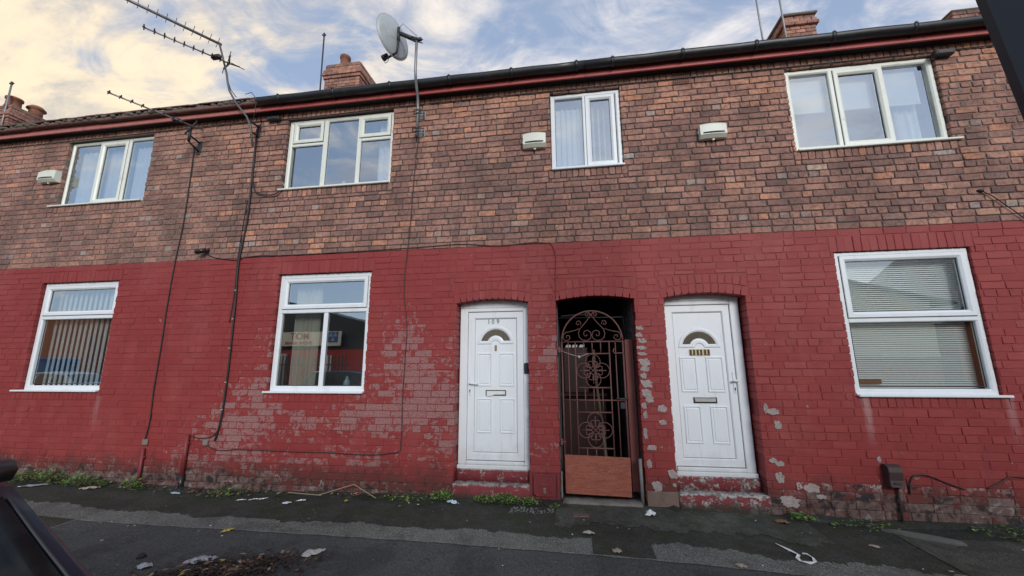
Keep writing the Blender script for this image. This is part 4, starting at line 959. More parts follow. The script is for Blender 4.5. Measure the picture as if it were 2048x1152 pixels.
# ------------------------------------------------------------------ the passage behind the gate
PX0, PX1 = DOORS['PASS']
mb = MB()
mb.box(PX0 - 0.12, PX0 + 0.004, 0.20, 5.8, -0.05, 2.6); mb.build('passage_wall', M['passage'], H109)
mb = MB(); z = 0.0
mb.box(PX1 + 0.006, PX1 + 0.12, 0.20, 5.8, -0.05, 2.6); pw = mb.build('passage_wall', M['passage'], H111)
bm_ = []
for r_ in range(30):
    y = 0.245 + (0.115 if r_ % 2 else 0)
    for k in range(6):
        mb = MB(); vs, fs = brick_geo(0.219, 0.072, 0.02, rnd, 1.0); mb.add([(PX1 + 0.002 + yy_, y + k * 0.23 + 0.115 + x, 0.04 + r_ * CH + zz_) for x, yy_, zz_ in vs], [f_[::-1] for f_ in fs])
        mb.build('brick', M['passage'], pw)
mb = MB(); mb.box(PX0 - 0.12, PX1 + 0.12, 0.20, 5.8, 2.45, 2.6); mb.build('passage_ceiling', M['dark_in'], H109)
mb = MB(); mb.box(PX0 - 0.12, PX1 + 0.12, 5.8, 5.9, -0.05, 2.6); mb.build('passage_dark_end', M['dark_in'], H109)  # added end wall, near-black so that the passage stays dark
mb = MB(); mb.box(PX0 - 0.1, PX1 + 0.1, 0.16, 5.8, -0.06, 0.012); mb.build('passage_floor', M['apron'], kind='structure')
mb = MB(); rough_block(mb, PX0 + 0.02, PX1 - 0.04, -0.055, 0.2, -0.1, 0.022, 0.02, 6, .005); mb.build('passage_threshold', M['cement'], kind='structure')
mb = MB(); mb.tube([(PX0 + .05, 0.33, 2.13), (PX1 - .12, .6, 2.20)], 0.012, 8); mb.tube([(PX0 + 0.02, .30, 2.10), (PX1 - .1, .30, 2.10), (PX1 - .08, .30, 1.9)], 0.006, 6); mb.build('passage_pipe', M['dark_metal'], H109)
# things stored in the passage
o = thing('wheelie_bin', 'maroon wheelie bin standing in the dark passage behind the gate', 'bin', (0.15, 1.2, 0))
mb = MB(); mb.loops([[(x, y, z) for x, y in ((-.12 - t_, 1.0 - t_), (.42 + t_, 1.0 - t_), (.42 + t_, 1.5 + t_), (-.12 - t_, 1.5 + t_))] for z, t_ in ((.06, 0), (1.02, .03), (1.06, .05))], True, True); mb.build('bin_body', M['bin'], o)
mb = MB(); mb.box(-.19, .49, .92, 1.57, 1.065, 1.12, .02); mb.build('bin_lid', M['bin'], o)
mb = MB(); mb.tube([(-.05, 1.5, .09), (-.02, 1.5, .09)], .09, 14); mb.tube([(.33, 1.5, .09), (.36, 1.5, .09)], .09, 14); mb.build('wheel', M['black'], o)
mb = MB(); mb.box(-.12, .22, .93, 1.25, 1.122, 1.75, .01); tag(mb.build('box', M['bin']), 'maroon box standing on top of the bin behind the gate', 'box')
for i, x in enumerate((-.06, .03, .13)):
    mb = MB(); mb.prism([(x - .03, 1.752), (x + .045, 1.752), (x + .055, 1.785), (x - .01, 1.79)], .95, 1.02); tag(mb.build('paper_scrap', M['white']), ['leftmost white paper scrap on the maroon box in the passage', 'middle white paper scrap on the maroon box in the passage', 'rightmost white paper scrap on the maroon box in the passage'][i], 'paper', 'paper scraps on the box')
mb = MB(); pts = [(.28, .48, 1.70), (.285, .5, 1.5), (.30, .52, 1.3), (.325, .55, 1.05), (.36, .6, .75)]; mb.tube(pts, [.016, .018, .017, .018, .02], 9)
for k in range(10): 
    z = 1.68 - k * .05; x = .28 + (1.70 - z) * .055; mb.tube([(x, .48 + (1.7 - z) * .1, z + .004), (x, .48 + (1.7 - z) * .1, z - .004)], .021, 9)
mb.tube([(.36, .6, .75), (.41, .66, .02)], [.02, .026], 9)
tag(mb.build('cane', M['cane']), 'jointed cane leaning in the passage behind the gate scrollwork', 'cane')

# ------------------------------------------------------------------ the wrought gate
GY = 0.12
gate = thing('gate', 'brown wrought iron gate with scrollwork and plywood kick board', 'gate', (0.25, GY, 0))
def bar(name, pts, r=0.0075, n=6):
    mb = MB(); mb.tube(pts, r, n); return mb.build(name, M['iron'], gate)
def v_(x, z, dy=0.0): return (x, GY + dy, z)
for x, za, zb in ((-.118, .10, 1.79), (.612, .10, 1.79)): bar('stile', [v_(x, za), v_(x, zb)], .011)
n = 26; cxg = .247; bar('arch_bar', [v_(cxg - .365 * math.cos(PI * i / n), 1.79 + .372 * math.sin(PI * i / n)) for i in range(n + 1)], .010)
for x in (-.040, .522): bar('bar', [v_(x, .30), v_(x, 1.785)])
for x in (.045, .449): bar('bar', [v_(x, .30), v_(x, 1.785)], .009)
for x in (.145, .247, .348):
    for za, zb in ((1.64, 1.785), (.957, 1.24), (.40, .556)): bar('bar', [v_(x, za), v_(x, zb)], .007)
for z, a, b_ in ((1.785, -.118, .612), (1.095, -.118, .612), (1.64, .045, .449), (1.24, .045, .449), (.957, .045, .449), (.556, .045, .449)): bar('rail', [v_(a, z, -.003), v_(b_, z, -.003)], .009)
def spiral(cx, cz, r0, r1, a0, turns, n=26, sgn=1):
    return [v_(cx + (r0 + (r1 - r0) * i / n) * math.cos(a0 + sgn * 2 * PI * turns * i / n), cz + (r0 + (r1 - r0) * i / n) * math.sin(a0 + sgn * 2 * PI * turns * i / n), -.002) for i in range(n + 1)]
for cz in (1.44, .757):
    L = .105
    for k in range(4):
        a = k * PI / 2; dx, dz = math.cos(a), math.sin(a); cx = cxg + dx * L; c2 = cz + dz * L
        rr_ = .087
        # open circle whose ends curl inwards as two small volutes
        for sg in (1, -1):
            arc = [v_(cx + rr_ * math.cos(a + sg * t_), c2 + rr_ * math.sin(a + sg * t_), -.002) for t_ in [PI * .80 * i / 16 for i in range(17)]]
            ex, ez = arc[-1][0], arc[-1][2]
            px, pz = -dz * sg, dx * sg
            vc = (cx + dx * -.025 + px * .032, c2 + dz * -.025 + pz * .032); r0 = math.hypot(ex - vc[0], ez - vc[1]); aa = math.atan2(ez - vc[1], ex - vc[0])
            bar('scroll', arc + spiral(vc[0], vc[1], r0, .012, aa, 1.05, 20, sg)[1:], .0052, 6)
        bar('spike', [v_(cx - dx * .045, c2 - dz * .045, -.004), v_(cx, c2, -.004), v_(cx + dx * .05, c2 + dz * .05, -.004)], [.007, .0035, .007], 6)
    for sg in (1, -1): bar('diagonal', [v_(cxg - .062, cz - sg * .062), v_(cxg + .062, cz + sg * .062)], .005)
for sg in (1, -1):
    def q(x, z): return v_(cxg + sg * x, z, -.003)
    # heart from the top down to the rail
    bar('scroll', [q(.045 * 1 + .012 * math.cos(t_) - .02, 2.118 + .0 + .022 * math.sin(t_)) for t_ in [0.2, 1.0, 1.8, 2.6]] + [q(0.0, 2.112), q(.02, 2.085), q(.06, 2.03), q(.11, 1.975), q(.145, 1.935), q(.158, 1.885), q(.15, 1.84), q(.12, 1.81), q(.08, 1.797), q(.04, 1.805), q(.012, 1.83), q(.004, 1.868), q(.018, 1.905), q(.05, 1.925), q(.085, 1.912), q(.098, 1.88), q(.082, 1.855), q(.06, 1.856), q(.055, 1.875)], .0055)
    bar('scroll', [q(.012, 2.11), q(.02, 2.14), q(.045, 2.147), q(.068, 2.13), q(.066, 2.104), q(.045, 2.095), q(.032, 2.11), q(.042, 2.122)], .005)
    bar('scroll', [q(.13, 1.985), q(.125, 2.02), q(.145, 2.042), q(.172, 2.035), q(.182, 2.008), q(.165, 1.988), q(.148, 1.998), q(.155, 2.013)], .005)
    bar('scroll', [q(.15, 1.945), q(.2, 1.925), q(.26, 1.91), q(.315, 1.90), q(.345, 1.865), q(.345, 1.825), q(.318, 1.802), q(.285, 1.806), q(.262, 1.83), q(.272, 1.86), q(.30, 1.865), q(.312, 1.845), q(.298, 1.834)], .0055)
mb = MB()
mb.loops([[(-.117, y, .483), (.620, y, .468), (.615, y, .052), (-.116, y, .066)][::-1] for y in (GY - .016, GY - .030)], True, True); bo = mb.build('kick_board', M['ply'], gate)
for z in (1.69, .62):
    mb = MB(); mb.box(-.165, -.135, GY - .02, GY + .02, z - .035, z + .035, .004); mb.tube([(-.15, GY, z), (-.10, GY, z)], .009, 8); mb.build('hinge', M['iron'], gate)
mb = MB(); mb.tube([(.50, GY - .014, 1.115), (.64, GY - .014, 1.112)], .012, 8); mb.box(.545, .605, GY - .02, GY + .002, 1.0, 1.075, .005); mb.build('latch', M['dark_metal'], gate)
mb = MB(); mb.tube([v_(.505, 1.70, -.02), v_(.49, 1.665, -.02), v_(.51, 1.64, -.02), v_(.56, 1.645, -.02), v_(.61, 1.645, -.02)], .008, 7); mb.build('hook', M['iron'], gate)
mb = MB(); mb.tube([v_(-.13, 1.675, -.02), v_(.0, 1.63, -.02), v_(.09, 1.605, -.02), v_(.2, 1.64, -.02)], .0035, 6); mb.tube([v_(.075, 1.615, -.02), v_(.095, 1.59, -.02)], .015, 8); mb.build('cord', M['bag'], gate)
mb = MB(); mb.box(.642, .738, .20, .235, .075, 1.81, .004); tag(mb.build('board', M['maroon']), 'tall maroon painted board fixed at the right of the gate opening', 'board')
mb = MB(); mb.tube([(.722, .045, .0), (.720, .045, .47)], .019, 8); tag(mb.build('gate_stop', M['grey_wood']), 'short grey stake at the right foot of the gate', 'stake')
mb = MB(); mb.box(-.165, -.150, .03, .06, 0.02, .31, .003); tag(mb.build('gate_stop', M['grey_wood']), 'short grey batten at the left foot of the gate, beside the meter plate', 'stake')

# ------------------------------------------------------------------ things fixed to the wall
def vent(x, z, wd, ht, label):
    t_ = thing('wall_vent', label, 'vent', (x, 0, z), 'cream wall vents on the upper brickwork')
    mb = MB(); mb.smooth = False
    h2, w2 = ht / 2, wd / 2; n = 8
    def prof(k):   # bowed cover seen from the side
        return [(0.0, z + h2), (-.066, z + h2 - .003), (-.084, z + h2 * .80), (-.090, z - h2 * .60), (-.050, z - h2), (0.0, z - h2)]
    Ls = []
    for i in range(n + 1):
        u = i / n * 2 - 1; bow = 0.012 * (1 - u * u)
        Ls.append([(x + u * w2, y - (bow if k in (1, 2, 3, 4) else 0), zz_ + (bow * .9 if k == 1 else 0)) for k, (y, zz_) in enumerate(prof(0))])
    mb.loops(Ls, True, True); mb.build('cover', M['vent'], t_)
    mb = MB(); Ls = []
    for i in range(n + 1):
        u = (i / n * 2 - 1); bow = 0.012 * (1 - u * u); X = x + u * w2 * .80
        yb_ = -.0935 - bow; zc = z - h2 * .38
        Ls.append([(X, yb_ + .004, zc - .010), (X, yb_ - .0025, zc - .010), (X, yb_ - .0005, zc + .010), (X, yb_ + .006, zc + .010)])
    mb.loops(Ls, True, True); mb.build('slot', M['slot'], t_)
    mb = MB(); mb.box(x - .012, x + .018, -.05, -.025, z - h2 - .022, z - h2 + .002, .004); mb.build('drip_spout', M['vent'], t_)
    mb = MB(); mb.box(x - w2 - .014, x - w2 + .002, -.04, -.02, z - .01, z + .025, .004); mb.build('side_catch', M['vent'], t_)
vent(-8.27, 4.53, .34, .19, 'cream vent on the left-hand house, left of its three-light upper window')
vent(-0.40, 4.43, .30, .20, 'cream vent just left of the small two-light upper window')
vent(1.82, 4.35, .31, .185, 'cream vent alone on brick between the small and the right-hand upper windows')
# airbrick
ab = thing('air_brick', 'red terracotta air brick with square holes under the eaves', 'air brick', (1.515, 0, 5.17))
mb = MB(); mb.box(1.405, 1.625, -.006, .03, 5.09, 5.245, .004); mb.build('block', M['pot'], ab)
mb = MB()
for r_ in range(4):
    for k in range(8): mb.box(1.419 + k * .0255, 1.437 + k * .0255, -.0075, 0, 5.101 + r_ * .034, 5.125 + r_ * .034)
mb.build('vent_hole', M['slot'], ab)
def cable(name, pts, r, m, label, cat='cable', clips=None):
    # smooth through the points
    P_ = [Vector(p) for p in pts]; o = []; n = len(P_)
    D_ = [max(1e-4, (P_[i + 1] - P_[i]).length) for i in range(n - 1)]
    def tan(i):
        if i == 0: return (P_[1] - P_[0]) / D_[0]
        if i == n - 1: return (P_[-1] - P_[-2]) / D_[-1]
        a_, b_ = (P_[i] - P_[i - 1]) / D_[i - 1], (P_[i + 1] - P_[i]) / D_[i]
        return (a_ * D_[i] + b_ * D_[i - 1]) / (D_[i] + D_[i - 1])
    for i in range(n - 1):
        p1, p2, m1, m2 = P_[i], P_[i + 1], tan(i) * D_[i], tan(i + 1) * D_[i]
        for k in range(6):
            t_ = k / 6
            o.append((2 * t_ ** 3 - 3 * t_ ** 2 + 1) * p1 + (t_ ** 3 - 2 * t_ ** 2 + t_) * m1 + (-2 * t_ ** 3 + 3 * t_ ** 2) * p2 + (t_ ** 3 - t_ ** 2) * m2)
    o.append(P_[-1]); mb = MB(); mb.tube(o, r * .74, 6)
    ob = mb.build(name, m); tag(ob, label, cat)
    for c_ in clips or []:
        mb = MB(); mb.box(c_[0] - .012, c_[0] + .012, c_[1] - .012, c_[1] + .01, c_[2] - .007, c_[2] + .007, .003); mb.build('clip', M['bag'], ob)
    return ob
y_ = -.012
cable('cable', [(-2.03, y_, 4.66), (-2.06, y_, 4.3), (-2.08, y_, 3.87), (-2.095, y_, 3.4), (-2.115, y_, 3.06), (-2.135, y_, 2.8), (-2.138, y_, 2.4), (-2.08, y_, 2.02), (-2.085, y_, 1.6), (-2.094, y_, 1.1), (-2.09, y_, .6), (-2.10, y_, .49), (-2.2, y_, .468), (-3.1, y_, .452), (-4.26, y_, .458), (-4.70, y_, .468), (-4.76, y_, .50)], .0085, M['cable_brown'], 'dark cable falling from the satellite dish, then running low along the red wall')
cable('cable', [(-4.60, -.03, 5.02), (-4.59, -.03, 4.6), (-4.585, -.025, 4.15), (-4.575, -.025, 3.73), (-4.60, -.022, 3.3), (-4.628, -.022, 2.98), (-4.60, -.022, 2.42), (-4.585, -.022, 1.86), (-4.578, -.022, 1.2), (-4.60, -.022, .76), (-4.64, -.022, .56)], .016, M['cable'], 'thick bundle of black cables hanging from the tall aerial down the red wall', clips=[(-4.612, -.028, 2.55), (-4.598, -.028, 2.15), (-4.59, -.028, 1.75), (-4.583, -.028, 1.3), (-4.588, -.028, .95)])
cable('cable', [(-4.585, -.03, 4.6), (-4.55, -.03, 4.15), (-4.48, -.03, 4.0), (-4.34, -.03, 3.955), (-4.2, -.03, 3.945), (-4.10, -.03, 3.99), (-4.06, -.01, 4.03)], .011, M['cable'], 'loop of black cable curving to the lower left corner of the five-light window')
cable('cable', [(-4.62, -.02, 3.9), (-4.645, -.018, 3.4), (-4.655, -.018, 3.0), (-4.64, -.018, 2.5), (-4.655, -.018, 2.1)], .007, M['cable'], 'thin loose black cable hanging beside the thick cable bundle')
cable('cable', [(-4.58, -.02, .76), (-4.68, -.02, .62), (-4.85, -.02, .585), (-5.03, -.02, .61)], .008, M['cable_brown'], 'short cable sweeping from the bundle to the top of the red pipe')
cable('cable', [(-5.67, -.015, 4.86), (-5.652, -.015, 4.2), (-5.65, -.015, 3.57), (-5.685, -.015, 3.03), (-5.70, -.015, 2.45), (-5.694, -.015, 1.74), (-5.698, -.015, 1.13), (-5.685, -.015, .74), (-5.71, -.02, .52)], .0105, M['cable'], 'single dark cable from the low aerial down the left-hand red wall')
cable('cable', [(-5.19, -.03, 3.12), (-5.08, -.012, 3.06), (-4.95, y_, 3.03), (-4.8, y_, 3.005), (-4.66, y_, 2.99)], .007, M['cable'], 'thin cable sagging from the small camera to the black bundle')
cable('cable', [(-4.655, y_, 2.93), (-4.6, y_, 3.01), (-4.45, y_, 3.035), (-3.99, y_, 3.03), (-3.0, y_, 3.035), (-1.8, y_, 3.055), (-1.4, y_, 3.066), (-.87, y_, 3.015), (-.32, y_, 3.03), (-.22, y_, 3.01), (-.175, y_, 2.9), (-.172, y_, 2.6), (-.178, y_, 2.31)], .0065, M['cable_brown'], 'thin cable along the top of the red paint dropping to the gate arch')
cable('cable', [(-10.6, -.016, 5.165), (-8.0, -.016, 5.16), (-6.3, -.016, 5.168), (-5.0, -.016, 5.175), (-4.0, -.016, 5.155), (-2.4, -.016, 5.17), (-.5, -.016, 5.172), (1.4, -.016, 5.165), (3.2, -.016, 5.165), (4.5, -.016, 5.17), (5.6, -.016, 5.18)], .009, M['cable'], 'long black cable running just under the eaves of all three houses')
cable('cable', [(4.545, -.01, 3.385), (4.62, -.02, 3.32), (4.72, -.022, 3.21), (4.86, -.022, 3.05), (5.0, -.02, 2.86)], .0075, M['cable'], 'black cable poking out of the upper brick at the far right')
mb = MB(); mb.tube([(4.52, .01, 3.385), (4.56, -.025, 3.385)], .017, 10); tag(mb.build('cable_plug', M['cable']), 'round black cable entry on the brick at the far right', 'cable entry')
cable('cable', [(3.31, -.015, .22), (3.325, -.02, .33), (3.37, -.02, .395), (3.46, -.02, .41), (3.52, -.016, .395), (3.65, -.014, .34), (3.80, -.012, .285)], .009, M['cable_brown'], 'brown cable arching over the wall right of the brown cable box')
cable('cable', [(4.0, -.012, .30), (4.1, -.014, .35), (4.20, -.016, .41), (4.35, -.016, .41), (4.8, -.016, .415)], .009, M['cable_brown'], 'brown cable rising then running level low on the far right wall')
cable('cable', [(-4.105, -.01, 4.14), (-4.07, -.03, 4.12), (-4.03, -.02, 4.06)], .005, M['bag'], 'tiny frayed cable end beside the five-light window')
# conduit pipes
def pipe(x, z0, z1, r, m, label, foot=None):
    t_ = thing('pipe', label, 'pipe', (x, -.035, z0), None)
    mb = MB(); mb.tube([(x, -.035, z0), (x + .002, -.035, z1)], r, 12); mb.build('tube', m, t_)
    if foot:
        mb = MB(); mb.tube([(x, -.035, gz(x) - .03), (x, -.035, z0 + .002)], r * 1.12, 12); mb.build('foot', M['black'], t_)
    mb = MB(); mb.box(x - r - .012, x + r + .012, -.035, .0, z1 - .12, z1 - .10, .003); mb.build('clip', m, t_)
pipe(-5.69, -.09, .44, .019, M['pipe_red'], 'thin red painted pipe under the single cable on the left-hand house')
pipe(-5.045, .12, .63, .026, M['pipe_red'], 'thicker red painted pipe with black foot below the cable bundle', True)
mb = MB(); mb.box(-5.745, -5.66, -.03, 0, .475, .555, .012); tag(mb.build('junction_box', M['cement']), 'small grey junction lump where the single cable meets the thin red pipe', 'junction box')
mb = MB(); mb.box(-4.82, -4.745, -.035, 0, .49, .565, .014); tag(mb.build('junction_box', M['cement']), 'small grey junction lump at the foot of the black cable bundle', 'junction box')
# security camera
sc = thing('security_camera', 'small black camera on the brick just above the red paint', 'camera', (-5.22, 0, 3.13))
mb = MB(); mb.tube([(-5.17, .0, 3.16), (-5.17, -.045, 3.15)], .028, 12); mb.build('mount', M['black'], sc)
mb = MB(); mb.tube([(-5.15, -.05, 3.15), (-5.20, -.08, 3.135), (-5.255, -.10, 3.115)], [.03, .036, .034], 14); mb.build('body', M['black'], sc)
mb = MB(); mb.tube([(-5.255, -.10, 3.115), (-5.27, -.107, 3.11)], .028, 14); mb.build('lens', M['ceramic'], sc)
# flat dark lamps under the eaves
for x0, x1, z0, z1, lb in ((4.37, 4.57, 5.085, 5.155, 'flat grey junction box under the eaves at the far right'), (-4.42, -4.22, 5.135, 5.19, 'flat grey junction box under the eaves left of the five-light window')):
    t_ = thing('eaves_box', lb, 'junction box', ((x0 + x1) / 2, 0, z0)); mb = MB(); mb.box(x0, x1, -.075, .0, z0, z1, .01); mb.build('case', M['dark_metal'], t_); mb = MB(); mb.box(x0 + .02, x1 - .02, -.081, -.0755, z0 + .012, z1 - .012, .002); mb.build('lid', M['dark_metal'], t_)
# doorbell
db = thing('doorbell', 'slim black video doorbell on the right of the door 109 frame', 'doorbell', (-.565, .158, 1.41))
mb = MB(); mb.box(-.592, -.535, .128, .1575, 1.405, 1.535, .01); mb.build('case', M['black'], db); mb = MB(); mb.box(-.578, -.549, .1255, .1282, 1.425, 1.51, .004); mb.build('lens_panel', M['ceramic'], db)
# iron meter plate
mp = thing('meter_plate', 'red painted iron cover plate low between door 109 and the gate', 'cover plate', (-.35, 0, .08))
def oct_(x0, x1, z0, z1, c_): return [(x0 + c_, z0), (x1 - c_, z0), (x1, z0 + c_), (x1, z1 - c_), (x1 - c_, z1), (x0 + c_, z1), (x0, z1 - c_), (x0, z0 + c_)]
mb = MB(); mb.prism(oct_(-.475, -.225, .06, .295, .03), -.028, .0); mb.build('lid', M['plate'], mp)
mb = MB()
lo = oct_(-.475, -.225, .06, .295, .03); li = oct_(-.455, -.245, .08, .275, .026)
mb.loops([[(x, -.0285, z) for x, z in lo], [(x, -.036, z) for x, z in lo], [(x, -.036, z) for x, z in li], [(x, -.029, z) for x, z in li]]); mb.build('rim', M['plate'], mp)
mb = MB(); mb.box(-.425, -.40, -.036, -.0285, .10, .26, .003); mb.box(-.30, -.275, -.036, -.0285, .10, .26, .003); mb.box(-.3995, -.3005, -.035, -.0285, .165, .19, .003); mb.build('raised_letter', M['plate'], mp)
mb = MB(); mb.box(-.37, -.335, -.042, -.0285, .085, .15, .005); mb.build('catch', M['brass'], mp)
mb = MB()
mb.box(-.525, -.181, -.012, .02, .02, .05, .004); mb.box(-.525, -.49, -.012, .02, .0505, .30, .004); mb.box(-.215, -.181, -.012, .02, .0505, .30, .004); mb.build('surround', M['plate'], mp)
# brown cable box
bb = thing('cable_box', 'brown plastic cable cover box low on the red wall under the right-hand window', 'cable box', (3.16, 0, .3))
mb = MB(); Ls = []
pr = [(0, .50), (-.05, .505), (-.085, .485), (-.095, .44), (-.085, .36), (-.095, .30), (0, .295)]
for x in (3.10, 3.105, 3.225, 3.23): Ls.append([(x, y * (1 if 3.101 < x < 3.229 else .93), z) for y, z in pr])
mb.smooth = False; mb.loops(Ls, True, True); mb.build('cover', M['cable_brown'], bb)
mb = MB(); mb.box(3.13, 3.20, -.099, -.088, .325, .345, .002); mb.build('label_bar', M['dark_metal'], bb)
mb = MB(); mb.tube([(3.205, -.025, .295), (3.20, -.025, .15), (3.185, -.028, gz(3.19) - .02)], .012, 9); mb.build('conduit', M['cable_brown'], bb)

# ------------------------------------------------------------------ satellite dish
def frame_from(nrm):
    n_ = Vector(nrm).normalized(); u_ = Vector((0, 0, 1)).cross(n_).normalized(); return u_, n_.cross(u_), n_
sd = thing('satellite_dish', 'grey satellite dish on a bent pole bracketed to the brickwork', 'satellite dish', (-2.05, 0, 4.65))
mb = MB(); mb.tube([(-2.03, -.085, 4.64), (-2.03, -.085, 5.08), (-2.02, -.13, 5.2), (-1.99, -.30, 5.36), (-1.985, -.335, 5.46), (-1.985, -.34, 5.97)], .019, 12); mb.build('pole', M['alu'], sd)
for z in (4.72, 5.00):
    mb = MB(); mb.box(-2.05, -1.94, -.008, .0, z - .055, z + .055, .003); mb.box(-2.055, -2.045, -.10, -.0085, z - .035, z + .035); mb.box(-1.965, -1.955, -.06, -.0085, z - .035, z + .035)
    mb.build('wall_bracket', M['alu'], sd)
    for dz in (-.025, .025):
        mb = MB(); mb.tube([(-2.10, -.085, z + dz), (-1.93, -.085, z + dz)], .006, 7); mb.tube([(-2.085, -.112, z + dz), (-1.965, -.112, z + dz)], .006, 7); mb.build('u_bolt', M['dark_metal'], sd)
DC = Vector((-2.27, -.36, 6.04))
DNRM = Vector((-0.85, 0.38, -0.02))       # replaced below by the true boresight
vd = (DC - Vector((0, CAM_Y, CAM_Z))).normalized()
sr_ = vd.cross(Vector((0, 0, 1))).normalized(); su_ = sr_.cross(vd)
DNRM = (vd * 0.53 + (-sr_ * 0.78 - su_ * 0.62) * 0.85).normalized()
u1, u2, n_ = frame_from(DNRM)
mb = MB(); mb.smooth = True; rings = []; Rd = .31
for side in (0, 1):
    for k in range(9):
        r = Rd * k / 8 if side == 0 else Rd * (8 - k) / 8
        dep = 0.075 * (r / Rd) ** 2 + (0 if side == 0 else .006)
        rings.append([tuple(DC + n_ * dep + u1 * (r * .93 + 1e-4) * math.cos(2 * PI * j / 40) + u2 * (r + 1e-4) * math.sin(2 * PI * j / 40)) for j in range(40)])
mb.loops(rings); mb.build('reflector', M['dish'], sd)
mb = MB(); rim = [tuple(DC + n_ * .078 + u1 * Rd * .935 * math.cos(2 * PI * j / 40) + u2 * Rd * 1.005 * math.sin(2 * PI * j / 40)) for j in range(40)]; mb.tube(rim, .006, 6, closed=True); mb.build('rim', M['dish'], sd)
top = Vector((-1.985, -.34, 5.93))
bk = DC - n_ * .03
mb = MB()
mb.tube([tuple(top), tuple(bk + u2 * .02)], [.032, .028], 8); mb.tube([tuple(bk + u2 * .10), tuple(bk - u2 * .11)], .022, 8); mb.tube([tuple(top + Vector((.07, -.01, .0))), tuple(top - Vector((.02, 0, -.01)))], .026, 8)
for dd in (-.03, .03): mb.tube([tuple(top + Vector((-.06, -.05, dd))), tuple(top + Vector((.08, .03, dd)))], .007, 6)
mb.build('mount', M['dark_metal'], sd)
armA = bk - u2 * .11; armB = DC - u2 * .29 + n_ * .02; armC = DC - u2 * .29 + n_ * .24
mb = MB(); mb.tube([tuple(armA), tuple(armB - n_ * .02), tuple(armC)], .016, 8); mb.build('arm', M['dark_metal'], sd)
mb = MB(); mb.tube([tuple(armC - n_ * .005), tuple(armC + u2 * .05)], .028, 10); mb.tube([tuple(armC + u2 * .05 + n_ * .03), tuple(armC + u2 * .05 - n_ * .06)], [.034, .028], 12); mb.build('receiver', M['black'], sd)
mb = MB(); mb.tube([tuple(armC - u2 * .02), tuple(armC - u2 * .07 - n_ * .03), tuple(armC - u2 * .06 - n_ * .08), tuple(armC - u2 * .01 - n_ * .09)], .005, 6); mb.tube([tuple(bk + u2 * .08), tuple(bk + u2 * .13 - n_ * .08), tuple(top + Vector((.0, 0, .07)))], .005, 6); mb.build('lead', M['bag'], sd)

# ------------------------------------------------------------------ TV aerials
def yagi(t_, a, b_, n, el, m='alu', skip=(), rboom=.0095, fat=.004, refl=True, start=.05):
    a, b_ = Vector(a), Vector(b_); dr = (b_ - a).normalized(); pe = Vector((dr.y, -dr.x, 0)).normalized(); L = (b_ - a).length
    mb = MB(); mb.tube([tuple(a), tuple(b_)], rboom, 8); mb.build('boom', M[m], t_)
    for k in range(n):
        u = start + (L - start - .01) * k / (n - 1); p = a + dr * u; e = el(k / (n - 1))
        mb = MB(); mb.tube([tuple(p - pe * e + Vector((0, 0, .006))), tuple(p + pe * e + Vector((0, 0, .006)))], fat, 6)
        if rboom > .009: mb.box(p.x - .012, p.x + .012, p.y - .012, p.y + .012, p.z - .003, p.z + .016)
        mb.build('element', M['dark_metal'] if fat > .005 else M['alu'], t_)
    return dr, pe
ta = thing('tv_aerial', 'tall bent aerial mast carrying two long booms above the mossy eaves', 'TV aerial', (-4.56, 0, 4.9))
mb = MB(); mb.tube([(-4.475, -.20, 4.64), (-4.53, -.22, 4.95), (-4.60, -.235, 5.10), (-4.80, -.25, 5.34), (-4.93, -.26, 5.55), (-4.975, -.26, 5.68), (-5.02, -.26, 5.85), (-5.15, -.26, 6.2), (-5.235, -.26, 6.42)], .0145, 10); mb.build('mast', M['mast'], ta)
mb = MB(); mb.box(-4.63, -4.56, -.012, .0, 4.90, 5.12, .003); mb.tube([(-4.60, -.01, 5.08), (-4.545, -.215, 5.03)], .014, 6); mb.tube([(-4.60, -.01, 4.93), (-4.51, -.215, 4.86)], .014, 6); mb.build('wall_bracket', M['dark_metal'], ta)
yagi(ta, (-5.21, -.235, 6.40), (-6.15, -1.62, 6.40), 17, lambda u: .135 - .075 * u, rboom=.020, fat=.004)
yagi(ta, (-5.02, -.22, 6.05), (-5.63, -1.0, 6.05), 10, lambda u: .062 - .0 * u, rboom=.011, fat=.0075, start=.02)
mb = MB(); mb.box(-5.20, -5.05, -.40, -.33, 6.02, 6.10, .02); mb.build('dipole_box', M['black'], ta)
for dz, dx in ((.10, .04), (-.11, -.03)):
    mb = MB(); mb.tube([(-5.03, -.23, 6.05), (-5.055 + dx, -.26, 6.05 + dz)], .012, 6)
    for k in (.5, 1.0): 
        p = Vector((-5.03 + (-.025 + dx) * k, -.23 - .03 * k, 6.05 + dz * k)); mb.tube([tuple(p + Vector((-.10, .08, 0))), tuple(p + Vector((.10, -.08, 0)))], .005, 6)
    mb.build('reflector', M['dark_metal'], ta)
mb = MB(); mb.tube([(-5.02, -.22, 6.05), (-4.93, -.14, 6.05)], .010, 6); mb.tube([(-4.97, -.26, 6.03), (-4.93, -.06, 6.07)], .006, 6); mb.build('boom_tail', M['dark_metal'], ta)
mb = MB(); mb.tube([(-5.0, -.25, 5.75), (-4.93, -.24, 5.58), (-4.86, -.2, 5.48)], .006, 6); mb.tube([(-4.55, -.19, 5.05), (-4.5, -.2, 5.2), (-4.52, -.21, 5.42), (-4.6, -.21, 5.52), (-4.7, -.21, 5.50)], .005, 6); mb.tube([(-4.52, -.2, 5.0), (-4.45, -.12, 5.1), (-4.5, -.06, 5.12), (-4.58, -.03, 5.0)], .006, 6); mb.build('lead', M['cable'], ta)
tb = thing('tv_aerial', 'low aerial bracketed to the brick beside the left-hand upper window', 'TV aerial', (-5.6, 0, 4.85))
yagi(tb, (-5.38, -.17, 5.0), (-5.83, -1.10, 5.0), 8, lambda u: .055, rboom=.011, fat=.007, start=.25)
